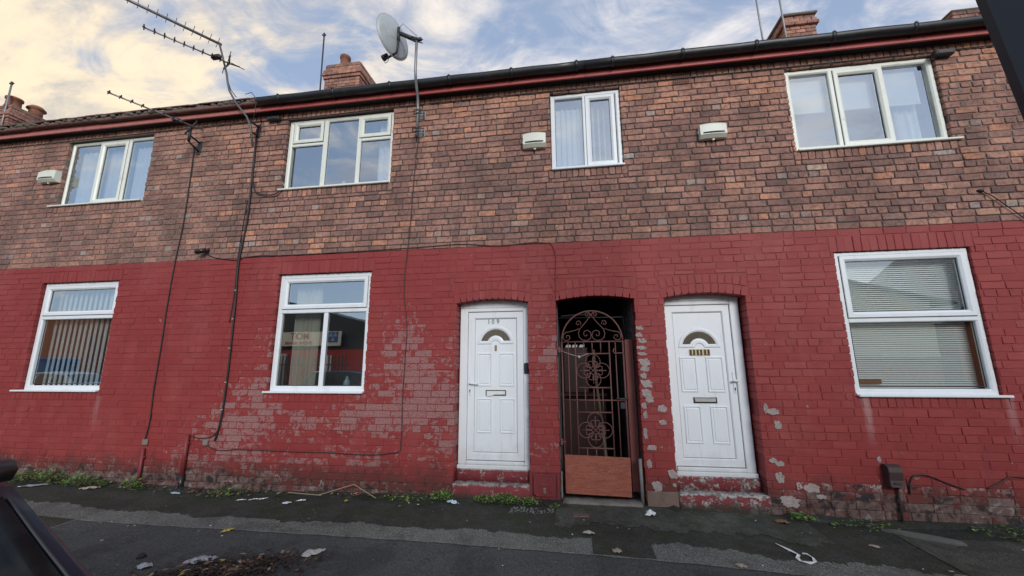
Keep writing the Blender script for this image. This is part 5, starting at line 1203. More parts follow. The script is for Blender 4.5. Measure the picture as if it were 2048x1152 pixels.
mb = MB(); mb.tube([(-5.52, -.24, 4.80), (-5.52, -.24, 5.02)], .019, 10); mb.build('mast', M['dark_metal'], tb)
mb = MB(); mb.box(-5.62, -5.55, -.014, 0, 4.70, 4.93, .003); mb.tube([(-5.59, -.01, 4.90), (-5.53, -.24, 4.90)], .013, 6); mb.tube([(-5.59, -.01, 4.76), (-5.53, -.24, 4.80)], .013, 6); mb.build('wall_bracket', M['dark_metal'], tb)
mb = MB(); mb.box(-5.60, -5.50, -.46, -.40, 4.985, 5.035, .01); mb.tube([(-5.50, -.25, 5.0), (-5.45, -.22, 5.13)], .011, 6); mb.tube([(-5.50, -.25, 5.0), (-5.56, -.28, 4.89)], .011, 6); mb.tube([(-5.53, -.15, 5.12), (-5.38, -.29, 5.12)], .005, 6); mb.tube([(-5.53, -.18, 5.06), (-5.36, -.3, 5.06)], .005, 6); mb.build('reflector', M['dark_metal'], tb)
for x, y, z0, z1, r, lb in ((-5.905, 3.0, 7.55, 9.72, .018, 'bare aerial pole beside the middle chimney'), (4.0, 2.75, 7.3, 9.6, .017, 'thin pale pole standing clear, left of the right-hand slab-topped chimney'), (4.50, 2.86, 7.3, 9.6, .017, 'thin pale pole strapped to the near corner of the right-hand slab-topped chimney'), (-15.4, 2.9, 7.3, 9.4, .022, 'leaning pole at the far left chimney')):
    t_ = thing('aerial_pole', lb, 'pole', (x, y, z0)); mb = MB(); mb.tube([(x + .03, y, z0), (x - .015, y, z1)], r, 8); mb.build('tube', M['alu'] if x > 0 or x < -15 else M['dark_metal'], t_)
    mb = MB(); mb.tube([(x - .06, y - .02, z1 - .03), (x + .03, y + .02, z1 - .01)], r * .9, 6); mb.tube([(x - .015, y, z1 - .06), (x - .015, y, z1 + .03)], r * 1.3, 8); mb.build('clamp', M['dark_metal'], t_)
t_ = thing('aerial_pole', 'short bent pole on the squat chimney beside the dark post', 'pole', (8.15, 2.9, 8.0))
mb = MB(); mb.tube([(8.12, 2.9, 7.9), (8.12, 2.88, 8.25), (8.16, 2.86, 8.42), (8.3, 2.84, 8.6)], .025, 8); mb.build('tube', M['alu'], t_); mb = MB(); mb.tube([(7.98, 2.9, 8.12), (8.25, 2.88, 8.2)], .02, 6); mb.tube([(8.05, 2.9, 8.0), (8.3, 2.88, 8.02)], .02, 6); mb.build('clamp', M['dark_metal'], t_)

# ------------------------------------------------------------------ dark lamp post close to the camera
lp = thing('lamp_post', 'black lamp post leaning at the right edge close to the viewer', 'lamp post', (1.73, -3.62, -.14))
def post_ring(x, z, h_):
    e1, e2 = (-.768, -.640), (.640, -.768); c_ = h_ * .86; q = []
    for a_, b_ in ((1, -.86), (1, .86), (.86, 1), (-.86, 1), (-1, .86), (-1, -.86), (-.86, -1), (.86, -1)): q.append((x + h_ * (a_ * e1[0] + b_ * e2[0]), -3.62 + h_ * (a_ * e1[1] + b_ * e2[1]), z))
    return q
mb = MB(); mb.loops([post_ring(x, z, h_) for x, z, h_ in ((1.742, -.16, .18), (1.728, .0, .175), (1.620, 1.13, .17), (1.612, 1.2, .142))], True, True); mb.build('base', M['post'], lp)
mb = MB(); mb.loops([post_ring(x, z, h_) for x, z, h_ in ((1.611, 1.19, .140), (1.475, 2.6, .138), (1.32, 4.2, .132), (1.2, 5.4, .125))], True, True); mb.build('shaft', M['post'], lp)
mb = MB(); mb.tube([(1.2, -3.62, 5.4), (1.15, -3.75, 5.7), (1.15, -4.2, 5.85)], .05, 12); mb.box(1.03, 1.27, -4.75, -4.15, 5.80, 5.92, .03); mb.build('lantern', M['post'], lp)

# ------------------------------------------------------------------ cars
def catmull(tab, x):
    i = 0
    while i < len(tab) - 2 and x > tab[i + 1][0]: i += 1
    p1, p2 = tab[i], tab[i + 1]; p0 = tab[max(0, i - 1)]; p3 = tab[min(len(tab) - 1, i + 2)]
    t_ = max(0, min(1, (x - p1[0]) / (p2[0] - p1[0])))
    m1 = (p2[1] - p0[1]) / max(1e-6, (p2[0] - p0[0])) * (p2[0] - p1[0]); m2 = (p3[1] - p1[1]) / max(1e-6, (p3[0] - p1[0])) * (p2[0] - p1[0])
    return (2 * t_ ** 3 - 3 * t_ ** 2 + 1) * p1[1] + (t_ ** 3 - 2 * t_ ** 2 + t_) * m1 + (-2 * t_ ** 3 + 3 * t_ ** 2) * p2[1] + (t_ ** 3 - t_ ** 2) * m2
ROOF = [(-2.0, .84), (-1.97, .93), (-1.86, 1.0), (-1.66, 1.22), (-1.50, 1.385), (-1.40, 1.415), (-.7, 1.455), (0, 1.44), (.45, 1.36), (.8, 1.18), (1.12, 1.0), (1.5, .93), (1.85, .80), (2.0, .62)]
BELT = [(-2.0, .80), (-1.9, .90), (-1.5, .945), (-.5, .92), (.6, .90), (1.1, .90), (1.6, .86), (2.0, .58)]
WID = [(-2.0, .66), (-1.93, .725), (-1.75, .80), (-1.45, .85), (-1.0, .87), (0, .875), (1.1, .87), (1.6, .83), (1.9, .72), (2.0, .60)]
TOPW = [(-2.0, .58), (-1.85, .64), (-1.5, .59), (-.7, .60), (.2, .59), (.7, .60), (1.1, .68), (1.6, .70), (2.0, .55)]
def car(name, label, cx, cy, gz0, head, paint, extra=True):
    t_ = thing(name, label, 'car', (cx, cy, gz0), 'cars parked in the street')
    ch, sh = math.cos(head), math.sin(head)
    def P3(x, y, z): return (cx + x * ch - y * sh, cy + x * sh + y * ch, gz0 + z)
    xs = [-2.0 + 4.0 * i / 64 for i in range(65)]
    def sect(x, off=0.0):
        zr, zb, wd, tw = catmull(ROOF, x), catmull(BELT, x), catmull(WID, x), catmull(TOPW, x); zb = min(zb, zr - .02); lo = .24 + max(0, abs(x) - 1.75) * .5
        h = [(wd * .90, lo), (wd * .985, lo + .10), (wd, lo + .28), (wd * .995, zb - .10), (wd * .965, zb), (wd * .965 + (tw - wd * .965) * .35, zb + (zr - zb) * .36), (wd * .965 + (tw - wd * .965) * .72, zb + (zr - zb) * .70), (tw, zb + (zr - zb) * .90), (tw * .86, zb + (zr - zb) * .97), (tw * .5, zr), (0, zr + .012)]
        return [(y + (off if y > 0 else 0), z + (off if i > 7 else 0)) for i, (y, z) in enumerate(h)]
    mb = MB(); mb.smooth = True; Ls = []
    for x in xs:
        s_ = sect(x); full = [P3(x, y, z) for y, z in s_] + [P3(x, -y, z) for y, z in s_[-2::-1]]; Ls.append(full)
    n = len(Ls[0]); vs = [p for L in Ls for p in L]
    fs = [(i * n + k, (i + 1) * n + k, (i + 1) * n + k + 1, i * n + k + 1) for i in range(64) for k in range(n - 1)] + [tuple(range(n)), tuple(64 * n + k for k in range(n))[::-1]]
    # openings for the wheels are dark discs; the body stays closed
    mb.add(vs, fs); body = mb.build('body', paint, t_)
    def side_pt(x, t2, sg, off):
        zr, zb, wd, tw = catmull(ROOF, x), catmull(BELT, x), catmull(WID, x), catmull(TOPW, x); zb = min(zb, zr - .02)
        s_ = [(wd * .965, zb), (wd * .965 + (tw - wd * .965) * .35, zb + (zr - zb) * .36), (wd * .965 + (tw - wd * .965) * .72, zb + (zr - zb) * .70), (tw, zb + (zr - zb) * .90)]
        tt = t2 * 3; i = min(2, int(tt)); u = tt - i; y = s_[i][0] + (s_[i + 1][0] - s_[i][0]) * u; z = s_[i][1] + (s_[i + 1][1] - s_[i][1]) * u
        return P3(x, sg * (y + off), z + off * .3)
    def glass_side(x0, x1, sg, name, lean0=0, lean1=0):
        mb = MB(); mb.smooth = True; N, K = 12, 6; vs = []
        for i in range(N + 1):
            for k in range(K + 1):
                v = .08 + .84 * k / K; x = x0 + lean0 * v + (x1 + lean1 * v - x0 - lean0 * v) * i / N; vs.append(side_pt(x, v, sg, .004))
        f_ = [(i * (K + 1) + k, (i + 1) * (K + 1) + k, (i + 1) * (K + 1) + k + 1, i * (K + 1) + k + 1) for i in range(N) for k in range(K)]
        mb.add(vs, f_ if sg < 0 else [q[::-1] for q in f_]); mb.build(name, M['ceramic'], t_)
    for sg in (1, -1):
        glass_side(-1.42, -.78, sg, 'quarter_window', .10, 0.0); glass_side(-.72, .02, sg, 'side_window'); glass_side(.08, .95, sg, 'side_window', 0, -.50)
    def screen(x0, x1, wf, name, m, off=.004, border=0.0):
        mb = MB(); mb.smooth = True; N, K = 16, 14; vs = []
        for i in range(N + 1):
            x = x0 + (x1 - x0) * (border + (1 - 2 * border) * i / N); s_ = sect(x); zr = s_[-1][1]; yw = s_[7][0] * wf
            prof = s_[7:]
            for k in range(K + 1):
                y = (k / K * 2 - 1) * yw * (1 - border * .6); a = abs(y)
                z = zr
                for (ya, za), (yb2, zb2) in zip(prof, prof[1:]):
                    if yb2 <= a <= ya: z = zb2 + (za - zb2) * (a - yb2) / max(1e-6, ya - yb2); break
                else:
                    if a > prof[0][0]: z = prof[0][1]
                slope = off
                vs.append(P3(x - (slope if x < 0 else -slope), y, z + slope))
        mb.add(vs, [(i * (K + 1) + k, (i + 1) * (K + 1) + k, (i + 1) * (K + 1) + k + 1, i * (K + 1) + k + 1) for i in range(N) for k in range(K)]); mb.build(name, m, t_)
    screen(-1.88, -1.535, .93, 'rear_window', M['ceramic']); screen(.50, 1.08, .93, 'windscreen', M['ceramic'])
    screen(-1.88, -1.535, .93, 'rear_glass', M['tint'], .008, .13)
    for sg in (1, -1):
        mb = MB(); pts = []
        for i in range(15):
            x = -1.885 + (1.885 - 1.53) * i / 14; s_ = sect(x); pts.append(P3(x - .006, sg * (s_[7][0] * .945 + .003), s_[7][1] + .006))
        mb.tube(pts, .004, 6); mb.build('window_trim', M['dark_metal'], t_)
    # roof spoiler
    mb = MB(); mb.smooth = True; Ls = []
    for k in range(13):
        y = (k / 12 * 2 - 1) * .562; e = abs(y) / .562; xb = -1.62 + .07 * e ** 3; zt = 1.44 - .035 * e ** 2
        Ls.append([P3(-1.38, y, zt + .002), P3(xb + .08, y, zt + .012), P3(xb + .015, y, zt + .004), P3(xb, y, zt - .015), P3(xb + .012, y, zt - .04), P3(xb + .06, y, zt - .05), P3(-1.44, y, zt - .055)])
    mb.loops(Ls, True, True); mb.build('spoiler', M['black'], t_)
    for sx in (-1.24, 1.22):
        for sg in (1, -1):
            mb = MB(); yv = .80 * sg
            mb.tube([P3(sx, yv - .10 * sg, .31), P3(sx, yv - .08 * sg, .31), P3(sx, yv + .075 * sg, .31), P3(sx, yv + .09 * sg, .31)], [.28, .31, .31, .28], 28); wh = mb.build('wheel', M['tyre'], t_)
            mb = MB(); mb.tube([P3(sx, yv + .088 * sg, .31), P3(sx, yv + .096 * sg, .31)], [.205, .19], 24); mb.build('rim', M['silver'], wh)
    for sg in (1, -1):
        mb = MB(); mb.box(-.06, .06, -.10, .10, -.10, .10, .03); o = mb.build('tail_light', M['lamp_red'], t_); o.matrix_parent_inverse = Matrix(); o.location = ((-1.93) * ch - (.66 * sg) * sh, (-1.93) * sh + (.66 * sg) * ch, .82); o.rotation_euler = (0, 0, head)
        mb = MB(); mb.box(-.10, .06, -.12, .12, -.06, .06, .03); o = mb.build('headlight', M['lamp_clear'], t_); o.matrix_parent_inverse = Matrix(); o.location = (1.88 * ch - .55 * sg * sh, 1.88 * sh + .55 * sg * ch, .68); o.rotation_euler = (0, 0, head)
        mb = MB(); mb.box(-.06, .06, -.09, .09, -.06, .07, .03); o = mb.build('mirror', paint, t_); o.matrix_parent_inverse = Matrix(); o.location = (.62 * ch - .98 * sg * sh, .62 * sh + .98 * sg * ch, .98); o.rotation_euler = (0, 0, head)
    return t_
car('parked_car', 'black hatchback at the left edge seen from behind its rear window', -2.84, -4.60, -.105, PI, M['car_black'])
car('parked_car', 'black car across the road mirrored in the ground floor window of house 109', -7.6, -8.6, -.14, 0, M['car_black'])
car('parked_car', 'silver car across the road mirrored in the lower left window', -20.2, -8.8, -.14, 0, M['car_silver'])

# ------------------------------------------------------------------ far side of the street (only seen mirrored in the glass)
ga = thing('garage', 'dark gabled repair garage with red front mirrored in the middle window', 'garage', (-15.2, -14.5, 0))
mb = MB(); mb.box(-22, -9.2, -19, -14.3, -.1, 2.3); mb.build('front_wall', M['o_red'], ga)
mb = MB(); mb.loops([[(-22.3, y, 2.301), (-9.0, y, 2.301), (-9.0, y, 3.3), (-15.6, y, 5.0), (-22.3, y, 3.3)] for y in (-14.35, -19)], True, True); mb.build('gable', M['o_dark'], ga)
mb = MB(); mb.box(-13.0, -12.3, -14.29, -14.2, -.05, 2.0); mb.build('door', M['o_sign'], ga)
for x in (-21, -17.6):
    mb = MB(); mb.box(x, x + 2.8, -14.29, -14.2, -.05, 2.1); mb.build('shutter', M['silver'], ga)
sg_ = thing('shop_sign', 'cream garage sign with red lettering and a blue panel of three triangles', 'sign', (-14, -14.1, 2.5))
mb = MB(); mb.box(-16.6, -11.75, -14.12, -14.05, 2.5, 3.24); mb.build('board', M['o_sign'], sg_)
text('lettering', 'MOT', .50, (-14.05, -14.045, 2.99), (R(90), 0, PI), M['sign_red'], sg_, .004, .012)
text('lettering', 'ENGINE REPAIR', .23, (-14.1, -14.045, 2.64), (R(90), 0, PI), M['sign_red'], sg_, .004, .004)
mb = MB(); mb.box(-12.45, -11.9, -14.045, -14.03, 2.68, 3.2); lg = mb.build('blue_panel', M['o_blue'], sg_)
for dx, dz in ((0, -.12), (-.12, .1), (.12, .1)):
    mb = MB(); a = [(-12.175 + dx - .1, 2.88 + dz), (-12.175 + dx + .1, 2.88 + dz), (-12.175 + dx, 3.05 + dz)]; i_ = [(-12.175 + dx - .045, 2.91 + dz), (-12.175 + dx + .045, 2.91 + dz), (-12.175 + dx, 2.985 + dz)]
    mb.loops([[(x, -14.029, z) for x, z in a], [(x, -14.02, z) for x, z in a], [(x, -14.02, z) for x, z in i_], [(x, -14.029, z) for x, z in i_]]); mb.build('triangle', M['white'], lg)
pf = thing('palisade_fence', 'grey palisade fence in front of the garage', 'fence', (-14, -12.4, 0))
mb = MB(); mb.box(-20.5, -10.2, -12.42, -12.38, .4, .46); mb.build('rail', M['fence'], pf)
mb = MB(); mb.box(-20.5, -10.2, -12.42, -12.38, 1.5, 1.56); mb.build('rail', M['fence'], pf)
x = -20.4
while x < -10.2:
    mb = MB(); mb.prism([(x - .035, 0), (x + .035, 0), (x + .035, 1.9), (x, 2.02), (x - .035, 1.9)], -12.36, -12.375); mb.build('pale', M['fence'], pf); x += .17
bh = thing('rendered_house', 'cream gabled building mirrored in the right-hand blinds window', 'building', (9, -16, 0))
mb = MB(); mb.box(.8, 15.2, -22, -14.3, -.1, 1.72); mb.build('lower_wall', M['o_brick'], bh)
mb = MB(); mb.loops([[(.8, y, 1.721), (15.2, y, 1.721), (15.2, y, 4.1), (8.0, y, 6.1), (.8, y, 4.1)] for y in (-14.25, -22)], True, True); mb.build('upper_wall', M['o_cream'], bh)
mb = MB(); mb.loops([[(8.0, y, 6.12), (16.0, y, 3.9), (16.0, y, 4.0), (8.0, y, 6.24)] for y in (-14.0, -22)], True, True); mb.loops([[(8.0, y, 6.12), (8.0, y, 6.24), (0, y, 4.0), (0, y, 3.9)] for y in (-14.0, -22)], True, True); mb.build('roof', M['o_dark'], bh)
b2 = thing('brick_hall', 'dark roofed hall beyond the cream gable, mirrored in the blinds window', 'building', (24, -18, 0))
mb = MB(); mb.box(16.5, 32, -26, -15, -.1, 3.2); mb.build('wall', M['o_brick'], b2); mb = MB(); mb.loops([[(16, y, 3.2), (32.5, y, 3.2), (24, y, 9.5)] for y in (-14.8, -26)], True, True); mb.build('roof', M['o_dark'], b2)
b3 = thing('brick_hall', 'orange brick hall mirrored in the lower left window', 'building', (-28, -16, 0))
mb = MB(); mb.box(-38, -27.6, -24, -14.3, -.1, 4.4); mb.build('wall', M['o_brick'], b3); mb = MB(); mb.box(-38.3, -27.3, -24, -14.1, 4.4, 4.65); mb.build('roof', M['o_dark'], b3)

b4 = thing('backdrop', 'dark sheet-clad warehouse added to darken the right of the lower left window', 'building', (-25, -18, 0))
mb = MB(); mb.box(-27.5, -22.5, -26, -18, -.1, 4.9); mb.build('wall', M['o_dark'], b4); mb = MB(); mb.box(-27.7, -22.3, -26.2, -17.8, 4.9, 5.1); mb.build('roof', M['o_dark'], b4)  # dark block added opposite so the right of that pane reflects dark
sk = thing('skip', 'blue skip standing before the orange brick hall in the reflection', 'skip', (-27.6, -13, 0))
mb = MB(); mb.loops([[(x, y, z) for x, y in ((-28.7 + t_, -13.4 + t_ * .3), (-26.6 - t_, -13.4 + t_ * .3), (-26.6 - t_, -12.2 - t_ * .3), (-28.7 + t_, -12.2 - t_ * .3))] for z, t_ in ((0.1, .35), (1.9, 0), (1.95, .05))], True, False); mb.build('tub', M['o_blue'], sk)
for y in (-13.43, -12.17):
    mb = MB(); mb.box(-28.72, -26.58, y - .04, y + .04, 1.84, 1.92, .01); mb.build('rim', M['o_blue'], sk)

# ------------------------------------------------------------------ weeds
def weed(x, y, rad, hgt, n, seed, label, lm='weed', group='weeds along the foot of the wall'):
    rr = random.Random(seed); t_ = thing('weed', label, 'weed', (x, y, gz(x, y)), group)
    z0 = gz(x, y)
    for mi_, nm in ((0, lm), (1, 'weed2')):
        mb = MB()
        for i in range(n // 2):
            a = rr.uniform(0, 2 * PI); r = rad * math.sqrt(rr.random()); hx = rr.random() ** .7 * hgt * (1 - .55 * (r / rad) ** 2)
            px, py, pz = x + r * math.cos(a), y + .55 * r * math.sin(a) - .02, z0 + .008 + hx
            L = rr.uniform(.012, .03) * (1.7 if rr.random() < .18 else 1); W2 = L * rr.uniform(.3, .6); az = rr.uniform(0, 2 * PI); ti = rr.uniform(-.2, .9)
            dx, dy = math.cos(az), math.sin(az)
            tip = (px + dx * L * math.cos(ti), py + dy * L * math.cos(ti), pz + L * math.sin(ti)); mid = (px + dx * L * .5, py + dy * L * .5, pz + L * .5 * math.sin(ti) + .003)
            mb.add([(px, py, pz), (mid[0] - dy * W2, mid[1] + dx * W2, mid[2]), tip, (mid[0] + dy * W2, mid[1] - dx * W2, mid[2])], [(0, 1, 2), (0, 2, 3)])
        mb.build('leaves', M[nm], t_)
    mb = MB()
    for i in range(n // 9):
        a = rr.uniform(0, 2 * PI); r = rad * rr.random() * .8; mb.tube([(x + r * .3 * math.cos(a), y + r * .2 * math.sin(a), z0), (x + r * math.cos(a), y + r * .5 * math.sin(a) - .02, z0 + hgt * rr.uniform(.4, .9))], .0022, 4)
    mb.build('stem', M['stem'], t_)
for i, (x, y, r, hh, n, lb) in enumerate([(-7.35, -.10, .28, .13, 330, 'leafy weed clump nearest the black car at the wall foot'), (-6.95, -.10, .22, .17, 300, 'tall leafy weed clump left of the crumpled plastic on the pavement'), (-6.45, -.12, .24, .14, 330, 'broad leafy weed clump under the lower left window'),
        (-6.12, -.10, .10, .08, 80, 'tiny weed sprig midway between the broad clump and the thin red pipe'), (-5.62, -.15, .17, .15, 190, 'weed clump wrapped round the foot of the thin red pipe'), (-4.25, -.10, .28, .07, 130, 'low dark weed patch right of the black-footed pipe'),
        (-1.52, -.10, .14, .11, 230, 'bright weed clump at the left end of doorstep 109'), (-1.03, -.12, .12, .08, 150, 'small weed in front of the middle of doorstep 109'), (-.78, -.14, .15, .12, 300, 'bushiest weed in front of the right half of doorstep 109'), (-.52, -.13, .12, .08, 130, 'sprawling weed between doorstep 109 and the meter plate'),
        (-.24, -.20, .05, .05, 40, 'tiny weed beside the left foot of the gate'), (2.24, -.11, .13, .08, 110, 'weed sprouting right of doorstep 111'), (-1.95, -.08, .30, .04, 120, 'thin straggle of green along the wall left of doorstep 109'), (2.75, -.12, .3, .035, 110, 'low mossy growth along the wall left of the cable box'), (4.0, -.22, .35, .045, 130, 'dark mossy growth behind the broken stone at far right')]):
    weed(x, y, r, hh, n, 50 + i, lb)
# dead roots under the meter plate
mb = MB(); rr = random.Random(3)
for i in range(26):
    x = rr.uniform(-.48, -.12); mb.tube([(x, -.03, gz(x) + rr.uniform(.01, .07)), (x + rr.uniform(-.08, .08), -.08 - rr.random() * .05, gz(x) + rr.uniform(.005, .04)), (x + rr.uniform(-.12, .12), -.13 - rr.random() * .08, gz(x) + .006)], .0028, 4)
o = mb.build('dead_roots', M['leaf_d']); tag(o, 'tangle of dry dark roots under the iron meter plate', 'roots'); o['kind'] = 'stuff'
# soil and grit gathered along the wall foot
mb = MB(); mb.smooth = True; n = 260; rr = random.Random(8); vs = []
for i in range(n + 1):
    x = -11 + 17 * i / n; w2 = .05 + .05 * abs(math.sin(x * 1.7)) + rr.uniform(0, .02); hh = .018 + .016 * abs(math.sin(x * 2.9 + 1)) + rr.uniform(0, .008)
    if 1.05 < x < 2.1 or -.2 < x < 1.0: hh *= .2; w2 *= .4
    vs += [(x, .03, gz(x) + hh), (x, -.02 - w2 * .3, gz(x) + hh * .8), (x, -.03 - w2, gz(x, -.05) + .002)]
mb.add(vs, [(3 * i + k, 3 * i + k + 1, 3 * i + k + 4, 3 * i + k + 3) for i in range(n) for k in (0, 1)])
mb.build('soil', M['pave'], kind='stuff')

# ------------------------------------------------------------------ litter and leaves
def flake_mesh(mb, cx, cy, L, W2, ang, curl, seed, n=9):
    """leaf or scrap lying on the ground: outline with a curled middle"""
    rr = random.Random(seed); ca, sa = math.cos(ang), math.sin(ang); z0 = gz(cx, cy) + .011
    up, dn, ce = [], [], []
    for i in range(n + 1):
        u = i / n; wv = W2 * (math.sin(PI * min(1, u * 1.02)) ** .7 + .04) * (1 + rr.uniform(-.18, .18)); lx = (u - .5) * L
        def w(a, b_, z): return (cx + a * ca - b_ * sa, cy + a * sa + b_ * ca, z0 + z)
        zc = curl * (math.sin(PI * u)) * rr.uniform(.6, 1.2)
        up.append(w(lx, wv, zc * .25 + rr.uniform(0, curl * .5))); dn.append(w(lx, -wv, rr.uniform(0, curl * .5))); ce.append(w(lx, rr.uniform(-.1, .1) * W2, zc))
    vs = up + ce + dn; k = n + 1
    mb.add(vs, [(i, i + 1, i + 1 + k, i + k) for i in range(n)] + [(i + k, i + 1 + k, i + 1 + 2 * k, i + 2 * k) for i in range(n)])
def litter(name, label, cat, m, cx, cy, L, W2, ang, curl, seed, n=9, group=None):
    mb = MB(); flake_mesh(mb, cx, cy, L, W2, ang, curl, seed, n); return tag(mb.build(name, M[m]), label, cat, group)
litter('plastic_bag', 'dusty white plastic bag flattened on the dark asphalt in the foreground', 'bag', 'bag', -2.19, -1.455, .19, .052, R(48), .03, 1)
litter('leaf', 'yellow leaf lying on the pale line of the asphalt patch', 'leaf', 'leaf_y', -3.33, -1.11, .135, .022, R(58), .02, 2)
litter('leaf', 'pale green leaf on the dark leaf heap', 'leaf', 'leaf_g', -2.95, -1.86, .11, .03, R(20), .015, 3)
litter('leaf', 'large brown leaf at the right of the dark leaf heap', 'leaf', 'leaf_b', -2.62, -1.80, .17, .05, R(35), .03, 4)
litter('leaf', 'orange leaf at the top of the dark leaf heap', 'leaf', 'leaf_y', -2.78, -1.64, .06, .015, R(30), .01, 5)
litter('plastic_sheet', 'crumpled grey plastic lying on the upper left of the leaf heap', 'plastic', 'foil', -3.05, -1.66, .24, .045, R(32), .03, 6, 14)
litter('foil', 'crumpled silver foil left of the leaf heap', 'foil', 'foil', -3.42, -1.80, .13, .035, R(10), .035, 7, 12)
litter('packet', 'white printed packet by the wall under the window of house 109', 'packet', 'pack', -3.28, -.36, .10, .045, R(20), .02, 8, 5)
litter('packet', 'crumpled white scrap behind the printed packet', 'paper', 'white', -3.17, -.27, .10, .016, R(30), .015, 9)
litter('plastic_sheet', 'grey-blue plastic scrap at the foot of the thicker red pipe', 'plastic', 'blue_bit', -4.96, -.17, .16, .03, R(-8), .012, 10)
litter('plastic_sheet', 'flat clear plastic among the weeds near the black car', 'plastic', 'foil', -6.95, -.28, .33, .04, R(28), .02, 11)
litter('leaf', 'pale dry leaf under the weeds left of the thin red pipe', 'leaf', 'leaf_p', -6.15, -.24, .22, .035, R(25), .03, 12)
litter('leaf', 'brown leaf against the wall just right of the black pipe foot', 'leaf', 'leaf_b', -4.78, -.12, .12, .03, R(15), .04, 13)
litter('leaf', 'brown curled leaf right of doorstep 111', 'leaf', 'leaf_b', 2.0, -.22, .13, .04, R(-12), .035, 14)
litter('leaf', 'tan leaf on the pale line at the lower right', 'leaf', 'leaf_p', 1.24, -1.22, .09, .03, R(-10), .02, 15)
litter('leaf', 'pale leaf on the tarmac below the cable box', 'leaf', 'leaf_p', 2.55, -.62, .09, .02, R(-30), .015, 16)
litter('leaf', 'pinkish leaf in front of the gate near the patch line', 'leaf', 'leaf_p', .32, -1.12, .085, .035, R(-25), .015, 17)
litter('paper_scrap', 'muddy paper scrap on the wet patch before the gate', 'paper', 'bag', .10, -.80, .11, .03, R(0), .02, 18)
litter('foil', 'dirty white and silver wrapper at the right foot of the gate', 'wrapper', 'white', .74, -.28, .13, .035, R(25), .05, 19, 12)
litter('plastic_sheet', 'twisted pale wrapper by the weed at doorstep 109', 'wrapper', 'blue_bit', -1.36, -.22, .15, .018, R(-12), .045, 20)
litter('leaf', 'orange leaf scrap on the moss right of the printed packet', 'leaf', 'leaf_y', -2.62, -.24, .05, .02, R(0), .015, 21)
for i, (x, y, ang) in enumerate([(-3.92, -.30, 25), (-3.78, -.27, 35), (-3.68, -.24, 40)]):
    litter('paper_scrap', ['leftmost', 'middle', 'rightmost'][i] + ' of the three pale scraps by the wall left of the printed packet', 'paper', 'white', x, y, .11, .014, R(ang), .012, 30 + i, group='pale scraps by the wall')
rr = random.Random(77)
mb = MB()
for i in range(90):
    x = rr.uniform(-5, 4.5); y = rr.uniform(-1.9, -.2); s_ = rr.uniform(.005, .014) * (1.6 if rr.random() < .12 else 1); mb.m = rr.choice((0, 1, 2))
    flake_mesh(mb, x, y, s_ * 2, s_ * .6, rr.uniform(0, 3), .006, 400 + i, 3)
mb.build('litter_specks', [M['white'], M['leaf_p'], M['bag']], kind='stuff')
# white strip
mb = MB(); pts = [(1.70, -.74), (1.76, -.86), (1.79, -.93), (1.75, -.99), (1.745, -1.04), (1.80, -1.065), (1.86, -1.03), (1.88, -.96), (1.865, -.90), (1.84, -.87)]
n = len(pts); vs = []
for i, (x, y) in enumerate(pts):
    a = Vector(pts[max(0, i - 1)]); b_ = Vector(pts[min(n - 1, i + 1)]); t2 = (b_ - a).normalized(); w2 = (.009, .010, .013, .014, .015, .016, .014, .009, .005, .003)[i]
    vs += [(x - t2.y * w2, y + t2.x * w2, gz(x, y) + .010 + .006 * (i % 2)), (x + t2.y * w2, y - t2.x * w2, gz(x, y) + .016 - .006 * (i % 2))]
mb.add(vs, [(2 * i, 2 * i + 1, 2 * i + 3, 2 * i + 2) for i in range(n - 1)]); tag(mb.build('plastic_strap', M['white']), 'curled white strap on the pavement at lower right', 'strap')
# straws by the wall
for i, (a, b_) in enumerate([((-3.0, -.20, .02), (-2.62, -.09, .12)), ((-2.62, -.09, .12), (-2.28, -.20, .015)), ((-3.4, -.19, .03), (-2.95, -.22, .025))]):
    mb = MB(); mb.tube([a, b_], .005, 5); tag(mb.build('straw', M['straw']), ['left straw of the pair leaning on the wall', 'right straw of the pair leaning on the wall', 'straw lying flat behind the printed packet'][i], 'straw')
# leaf heap
mb = MB(); rr = random.Random(5); mats = [M['leaf_d'], M['leaf_b'], M['leaf_p'], M['leaf_y']]
for i in range(1500):
    a = rr.gauss(0, 1); b_ = rr.gauss(0, 1); x = -2.80 + a * .26 + b_ * .10; y = -1.86 + b_ * .15 + a * .07
    if y > -1.42 or y < -2.35: continue
    mb.m = rr.choices((0, 1, 2, 3), (86, 8, 4, 2))[0]; L = rr.uniform(.012, .04)
    ang = rr.uniform(0, 6.3); ca, sa = math.cos(ang), math.sin(ang); z0 = gz(x, y) + .010 + rr.uniform(0, .022); ti = rr.uniform(-.012, .016)
    mb.add([(x - ca * L, y - sa * L, z0), (x - sa * L * .4, y + ca * L * .4, z0 + ti), (x + ca * L, y + sa * L, z0 + rr.uniform(0, .012)), (x + sa * L * .4, y - ca * L * .4, z0 + .004)], [(0, 3, 2, 1)])
o = mb.build('leaf_heap', mats, kind='stuff')
mb = MB()
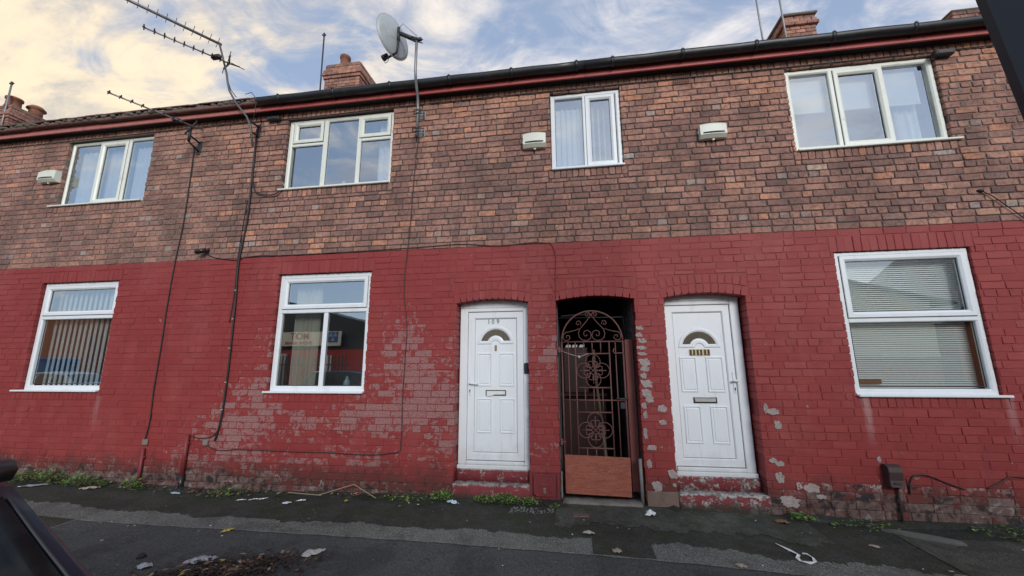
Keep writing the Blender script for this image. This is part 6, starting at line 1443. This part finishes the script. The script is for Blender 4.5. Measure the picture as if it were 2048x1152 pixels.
for i in range(420):
    x = rr.uniform(-7.6, -1.5); y = -.05 - abs(rr.gauss(0, .07)); L = rr.uniform(.012, .04); mb.m = rr.choices((0, 1, 2, 3), (62, 24, 12, 2))[0]
    ang = rr.uniform(0, 6.3); ca, sa = math.cos(ang), math.sin(ang); z0 = gz(x, y) + .025 + rr.uniform(0, .02)
    mb.add([(x - ca * L, y - sa * L, z0), (x - sa * L * .4, y + ca * L * .4, z0 + .006), (x + ca * L, y + sa * L, z0 + .01), (x + sa * L * .4, y - ca * L * .4, z0)], [(0, 3, 2, 1)])
mb.build('leaf_litter', mats, kind='stuff')
# pebbles before doorstep 109
mb = MB(); mb.smooth = True
for i in range(70):
    x = rr.uniform(-.70, -.22); y = -.22 - rr.random() * .16; r_ = rr.uniform(.006, .014); z0 = gz(x, y)
    mb.loops([[(x + r_ * q * math.cos(2 * PI * k / 6), y + r_ * q * math.sin(2 * PI * k / 6), z0 + hh * r_) for k in range(6)] for q, hh in ((1, 0), (.95, .6), (.5, 1.0))], False, True)
mb.build('gravel', M['strip'], kind='stuff')
# iron toby cover and broken kerb stone
ic = thing('drain_cover', 'small rusty rectangular cover set in the pavement before the gate', 'cover', (.04, -.37, 0))
mb = MB(); mb.box(-.04, .125, -.415, -.335, -.03, gz(0, -.37) + .010, .004); mb.build('lid', M['gutter_old'], ic); mb = MB(); mb.ring(-.06, .145, -.2, -.1, [(0, 0)]) if False else None
mb = MB(); q = [(2.88, -.20), (3.0, -.31), (3.28, -.46), (3.37, -.47), (3.38, -.42), (3.2, -.30), (3.0, -.22)]
mb.loops([[(x, y, gz(x, y) - .03) for x, y in q], [(x, y, gz(x, y) + .022) for x, y in q], [(3.12 + (x - 3.12) * .96, -.34 + (y + .34) * .9, gz(x, y) + .028) for x, y in q]], False, True); tag(mb.build('broken_stone', M['stone']), 'flat broken slab of stone on the pavement near the cable box', 'stone')
mb = MB(); mb.smooth = True; mb.lathe((-3.63, -1.65, gz(-3.6, -1.6)), [(.03, 0), (.035, .012), (.025, .03), (.008, .04)], 9); tag(mb.build('clod', M['leaf_d']), 'dark lump of dirt on the asphalt left of the foil', 'clod')
